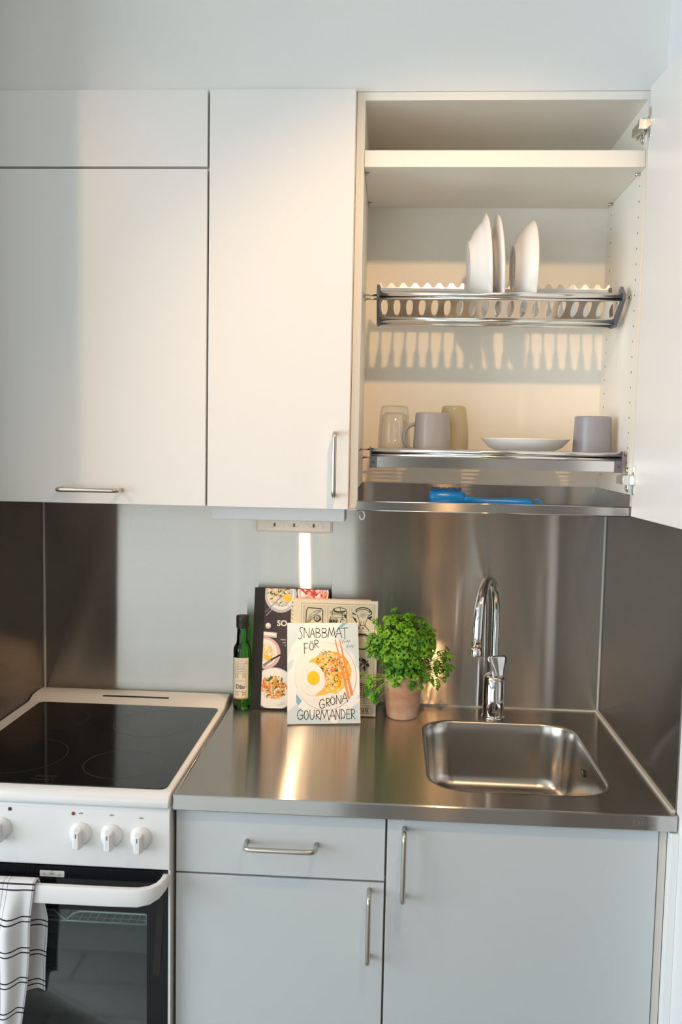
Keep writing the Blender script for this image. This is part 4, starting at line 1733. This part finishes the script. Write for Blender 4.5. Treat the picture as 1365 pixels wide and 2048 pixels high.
art.disc(845, 1600, 330, 'p_rim', 322); art.disc(845, 1600, 318, 'p_white', 308); art.disc(845, 1610, 285, 'p_white', 270)
art.noodles(850, 1585, 200, 60, ['p_orange', 'p_noodle', 'p_orange', 'p_coral', 'p_cream'], 20, 6, 175)
art.blobs(850, 1580, 185, 170, ['p_orange', 'p_noodle', 'p_green', 'p_cream', 'p_green', 'p_orange', 'p_white'], 27, 7, 175)
for k in range(26):
    art.blobs(rng.uniform(760, 1350), rng.uniform(480, 1300), 1, 1, ['p_rim', 'p_steel'], 5, 100+k)
for k, y in enumerate((857, 900, 942)):
    art.stroke([(940+k*30, y), (1010, y)], 13, 'p_rim')
art.done('cover_photo', cv)
bm = nbm()
font_mesh(bm, 'SO', .0195, lambda u, v, w: Vector((u, -.0012, v)), .0590, .2040, .0005, sx=1.02)
obj('lettering', bm, 'p_white', cv, world_space=False, normals=False)

# 2: cream book with line drawings
CW, CH = .2145, .278
lean2 = math.asin(.058/.278)
t, cv = book('cookbook', 'cream cookbook with framed ink drawings, standing between the black book and the small front one',
             (.6560, -.1215, .9005), math.radians(.6), lean2, CW, CH, .016, 'cover_cream')
t2 = t
bm = nbm()
box(bm, .004, CW-.018, .0165, .0205, .002, CH+.0035)
obj('loose_leaf', bm, 'cover_page', t, world_space=False)
# zoom frame: x 85..1230 -> 0..CW ; y 205 -> top
art = Art(lambda x, y: ((x-85)/1145*CW, CH-(y-215)/6.5*.001225), (0.0005, CW-.0005, .0005, CH-.0005))
for k in range(26):
    y = 255+k*52
    art.stroke([(97, y), (106, y+random.uniform(8, 20))], 9, 'ink')
I = 'ink'
for r_ in range(5):
    yt = 290+r_*316
    for c_ in range(3):
        xl = 247+c_*315
        h_ = 296 if r_ < 4 else 150
        art.poly([(xl, yt), (xl+298, yt), (xl+298, yt+h_), (xl, yt+h_)], 'ink_soft')
        art.poly([(xl+4, yt+4), (xl+294, yt+4), (xl+294, yt+h_-4), (xl+4, yt+h_-4)], 'panel_cream')
        art.poly([(xl+12, yt+14), (xl+14, yt+14), (xl+14, yt+h_-14), (xl+12, yt+h_-14)], I)
# the frame line around the grid
art.stroke([(225, 265), (1190, 268)], 4, I); art.stroke([(1190, 268), (1195, 1760)], 4, I); art.stroke([(225, 265), (222, 1760)], 4, I); art.stroke([(222, 1760), (1195, 1760)], 4, I)
# fish on a cloth
art.stroke([(285, 520), (290, 360), (310, 325), (480, 330), (505, 360), (505, 520), (470, 548), (400, 545)], 12, I)
art.poly([(300, 500), (330, 420), (400, 360), (470, 340), (490, 360), (440, 400), (370, 440)], 'ink_soft')
art.poly([(330, 440), (370, 395), (450, 355), (430, 385), (370, 425)], 'panel_cream')
art.disc(435, 460, 48, I, 46); art.disc(430, 455, 38, 'ink_soft', 36); art.arc(430, 458, 22, 0, 360, 5, 'panel_cream'); art.disc(474, 470, 14, I)
art.stroke([(280, 520), (400, 440)], 8, I); art.stroke([(360, 480), (300, 530)], 8, I); art.disc(340, 535, 26, 'ink_soft', 20)
# jar
art.arc(725, 345, 88, 0, 360, 8, I, 32); art.arc(725, 345, 72, 20, 200, 12, I, 22); art.stroke([(630, 350), (632, 420)], 7, I); art.stroke([(818, 350), (816, 420)], 7, I)
art.stroke([(612, 365), (600, 385), (820, 395), (822, 375)], 6, I); art.stroke([(615, 400), (820, 412)], 6, I); art.stroke([(605, 435), (700, 445), (800, 440)], 6, I)
art.stroke([(612, 440), (592, 470), (590, 580)], 9, I); art.stroke([(812, 420), (826, 470), (826, 575)], 9, I)
art.stroke([(730, 320), (760, 390), (765, 460)], 8, I); art.poly([(785, 400), (820, 405), (815, 450), (790, 430)], I)
art.poly([(592, 575), (700, 560), (826, 572), (826, 582), (592, 584)], I); art.poly([(592, 455), (712, 455), (700, 520), (592, 525)], 'ink_soft')
art.arc(768, 495, 28, 30, 330, 9, I, 34); art.arc(765, 490, 12, 0, 300, 7, 'ink_soft')
# bull head
art.arc(1035, 345, 95, 150, 395, 13, I, 40); art.arc(1035, 355, 80, 170, 372, 8, I, 26); art.arc(1118, 370, 30, -80, 90, 13, I)
art.poly([(950, 365), (1005, 345), (1075, 345), (1125, 370), (1100, 440), (1065, 480), (1050, 545), (1010, 545), (995, 480), (960, 420)], 'panel_cream')
rr = random.Random(3)
for k in range(70):
    x_, y_ = 1035+rr.gauss(0, 34), 395+rr.gauss(0, 25)
    art.stroke([(x_, y_), (x_+rr.uniform(-8, 8), y_+rr.uniform(8, 18))], 4, 'ink_soft')
art.stroke([(960, 400), (985, 470), (1003, 545)], 7, I); art.stroke([(1112, 400), (1082, 470), (1060, 540)], 7, I)
art.stroke([(1015, 480), (1005, 530)], 7, I); art.stroke([(1050, 480), (1052, 530)], 7, I); art.arc(1030, 555, 40, 180, 360, 6, I, 22); art.disc(985, 570, 10, I); art.disc(1040, 568, 10, I)
art.poly([(890, 365), (940, 390), (950, 405), (905, 395)], I); art.poly([(890, 420), (945, 450), (965, 520), (945, 500)], I); art.poly([(1160, 405), (1100, 430), (1090, 450), (1150, 440)], I)
art.stroke([(1070, 540), (1120, 605)], 9, I); art.stroke([(1140, 460), (1110, 440)], 14, I)
# right-hand column below: round pot, herb, swirl, lettering bars
art.disc(1040, 745, 110, I, 105); art.disc(1035, 748, 96, 'ink_soft', 90); art.disc(1025, 755, 80, 'panel_cream', 74); art.poly([(960, 640), (1080, 640), (1070, 665), (970, 665)], I)
art.blobs(1030, 1040, 95, 60, [I, 'ink_soft', I], 26, 12, 80); art.stroke([(930, 1120), (1120, 980)], 8, I)
for k in range(4):
    art.arc(1025, 1370, 95-k*24, 20*k, 330+20*k, 9, I, (95-k*24)*.95)
art.blobs(720, 740, 90, 40, [I, 'ink_soft'], 30, 13, 70); art.arc(400, 740, 90, 0, 360, 10, I); art.arc(710, 1040, 85, 0, 360, 9, I, 60); art.blobs(400, 1050, 80, 30, [I, 'ink_soft'], 30, 14); art.arc(400, 1370, 90, 30, 330, 10, I)
art.blobs(715, 1370, 80, 30, [I], 26, 15)
for k in range(9):
    art.stroke([(930+k*24, 1600), (930+k*24+(12 if k % 2 else 4), 1640)], 9, I)
art.stroke([(920, 1590), (1150, 1590)], 5, I); art.stroke([(920, 1655), (1150, 1655)], 5, I)
art.done('ink_drawings', cv)
bm = nbm()
font_mesh(bm, 'RN', .0115, lambda u, v, w: Vector((u, -.0012, v)), (596-85)/1145*CW, CH-(515-215)/6.5*.001225, .0004, sx=1.25)
obj('lettering', bm, 'ink', cv, world_space=False, normals=False)

# 3: small white book in front
FW, FH = .1725, .2385
yaw3 = math.atan2(-.175+.2021, .8358-.6658)
lean3 = math.radians(22.2)
t, cv = book('cookbook', 'small white cookbook with noodles, fried egg and hand-drawn title, in front of the other books',
             (.6660, -.2021, .9005), yaw3, lean3, FW, FH, .011, 'cover_white')
art = Art(lambda x, y: ((x-95)/908*FW, (1308-y)/1185*FH), (.0003, FW-.0003, .0003, FH-.0003))
# blue cloth shadows of the picture
art.poly([(95, 125), (330, 125), (250, 190), (215, 330), (140, 420), (95, 560)], 'p_pale')
art.poly([(870, 125), (1003, 125), (1003, 700), (960, 640), (930, 500), (840, 400), (760, 330), (690, 300)], 'p_pale')
art.poly([(95, 1170), (200, 1090), (330, 1190), (520, 1230), (660, 1300), (95, 1308)], 'p_pale')
art.poly([(1003, 960), (1003, 1308), (700, 1308), (820, 1180), (930, 1080)], 'p_pale')
art.poly([(95, 600), (180, 560), (160, 640), (95, 720)], 'p_pale')
art.poly([(760, 165), (800, 125), (870, 125), (720, 235), (680, 290), (660, 290)], 'p_blue')
art.poly([(205, 960), (275, 1045), (225, 1105), (205, 1060)], 'p_blue')
art.poly([(860, 1110), (1003, 1010), (1003, 1050), (760, 1230), (660, 1300), (640, 1300)], 'cover_white')
art.disc(580, 760, 392, 'p_rim', 402, 60); art.disc(575, 757, 384, 'p_white', 395, 60)
art.disc(640, 700, 255, 'p_noodle', 230)
art.poly([(360, 590), (420, 545), (520, 590), (440, 640)], 'p_noodle'); art.poly([(440, 995), (540, 900), (640, 950), (580, 975)], 'p_noodle')
art.disc(640, 710, 262, 'p_noodle', 245)
art.noodles(640, 710, 250, 130, ['p_noodle', 'p_orange', 'p_cream', 'p_yellow', 'p_cream', 'p_noodle'], 15, 21, 240)
art.blobs(640, 700, 235, 190, ['p_noodle', 'p_cream', 'p_orange', 'p_yellow', 'p_coral', 'p_cream', 'p_green'], 20, 22, 225)
art.blobs(560, 480, 80, 26, ['p_green', 'p_green', 'p_cream'], 12, 23, 30)
art.blobs(630, 680, 90, 40, ['p_green', 'p_cream'], 11, 24, 60); art.blobs(730, 620, 60, 16, ['p_green'], 12, 28, 60); art.blobs(715, 790, 50, 12, ['p_green'], 12, 29, 50)
art.disc(667, 685, 30, 'p_red', 26); art.disc(667, 680, 24, 'p_coral', 20); art.poly([(440, 635), (500, 570), (525, 590), (460, 640)], 'p_coral')
# fried egg
egg = [(400+165*math.cos(2*PI*k/36)*(1+.06*math.sin(3*2*PI*k/36)), 790+185*math.sin(2*PI*k/36)*(1+.05*math.cos(4*2*PI*k/36))) for k in range(36)]
art.poly([(x+4, y+8) for x, y in egg], 'p_cream'); art.poly(egg, 'p_white')
art.disc(422, 782, 78, 'p_noodle', 84); art.disc(421, 778, 74, 'p_yellow', 79)
art.blobs(422, 785, 60, 34, ['p_noodle', 'p_yellow', 'p_orange'], 7, 25)
art.blobs(330, 740, 50, 12, ['p_cream', 'p_noodle'], 9, 26); art.blobs(340, 880, 40, 7, ['p_cream'], 8, 27)
# chopsticks
for x0, x1 in ((700, 850), (757, 888)):
    art.poly([(x0-4, 325), (x0+9, 322), (x1+34 if x0 > 720 else x1+28, 1020 if x0 < 720 else 985), (x1-2, 1028 if x0 < 720 else 995)], 'p_coral')
    art.stroke([(x0+4, 340), (x1+8, 1000 if x0 < 720 else 970)], 6, 'p_orange')
# the artist's small pencil scrawl
for xs, y in ((790, 345), (845, 400)):
    pts = [(xs+k*9, y+14*math.sin(k*2.1)+(22 if k % 4 == 1 else 0)) for k in range(12)]
    art.stroke(pts, 5, 'ink_soft')
art.done('cover_painting', cv)
WORDS = (
    (('S', 235, 300, 175, 318), ('N', 302, 378, 185, 305), ('A', 384, 444, 190, 302), ('B', 452, 520, 190, 300), ('B', 530, 605, 190, 300),
     ('M', 612, 705, 180, 300), ('A', 708, 792, 180, 304), ('T', 785, 872, 183, 322)),
    (('F', 303, 355, 370, 492), ('Ö', 372, 430, 362, 452), ('R', 438, 492, 330, 420)),
    (('G', 490, 558, 1028, 1136), ('R', 576, 628, 1020, 1112), ('Ö', 628, 690, 1006, 1094), ('N', 700, 768, 985, 1086), ('A', 774, 848, 955, 1062)),
    (('G', 216, 288, 1145, 1260), ('O', 300, 356, 1155, 1262), ('U', 370, 430, 1150, 1260), ('R', 446, 500, 1155, 1258), ('M', 502, 608, 1150, 1268),
     ('A', 614, 692, 1155, 1265), ('N', 694, 748, 1148, 1262), ('D', 760, 818, 1150, 1255), ('E', 828, 878, 1148, 1258), ('R', 886, 938, 1148, 1258)),
)
for word in WORDS:
    art = Art(lambda x, y: ((x-95)/908*FW, (1308-y)/1185*FH), (.0003, FW-.0003, .0003, FH-.0003))
    art.layer = 700
    letters(art, word, 8, 'ink')
    art.done('title_lettering', cv)

# ------------------------------------------------------------------ ceiling downlights
for (x, y, z), lb_ in zip(LAMPS, ('recessed ceiling spot above the sink side of the room', 'recessed ceiling spot left of the niche wall')):
    t = thing('ceiling_spot', lb_, 'lamp', (x, y, ZC-.012), group='recessed ceiling spots')
    bm = nbm()
    lathe(bm, [(.052, ZC), (.052, ZC-.004), (.046, ZC-.008), (.040, ZC-.006), (.036, ZC-.0005)], (x, y, 0), 32)
    obj('trim_ring', bm, 'frame_white', t)
    bm = nbm()
    lathe(bm, [(0, ZC-.002), (.036, ZC-.002)], (x, y, 0), 32)
    obj('lens', bm, 'lens_warm', t)
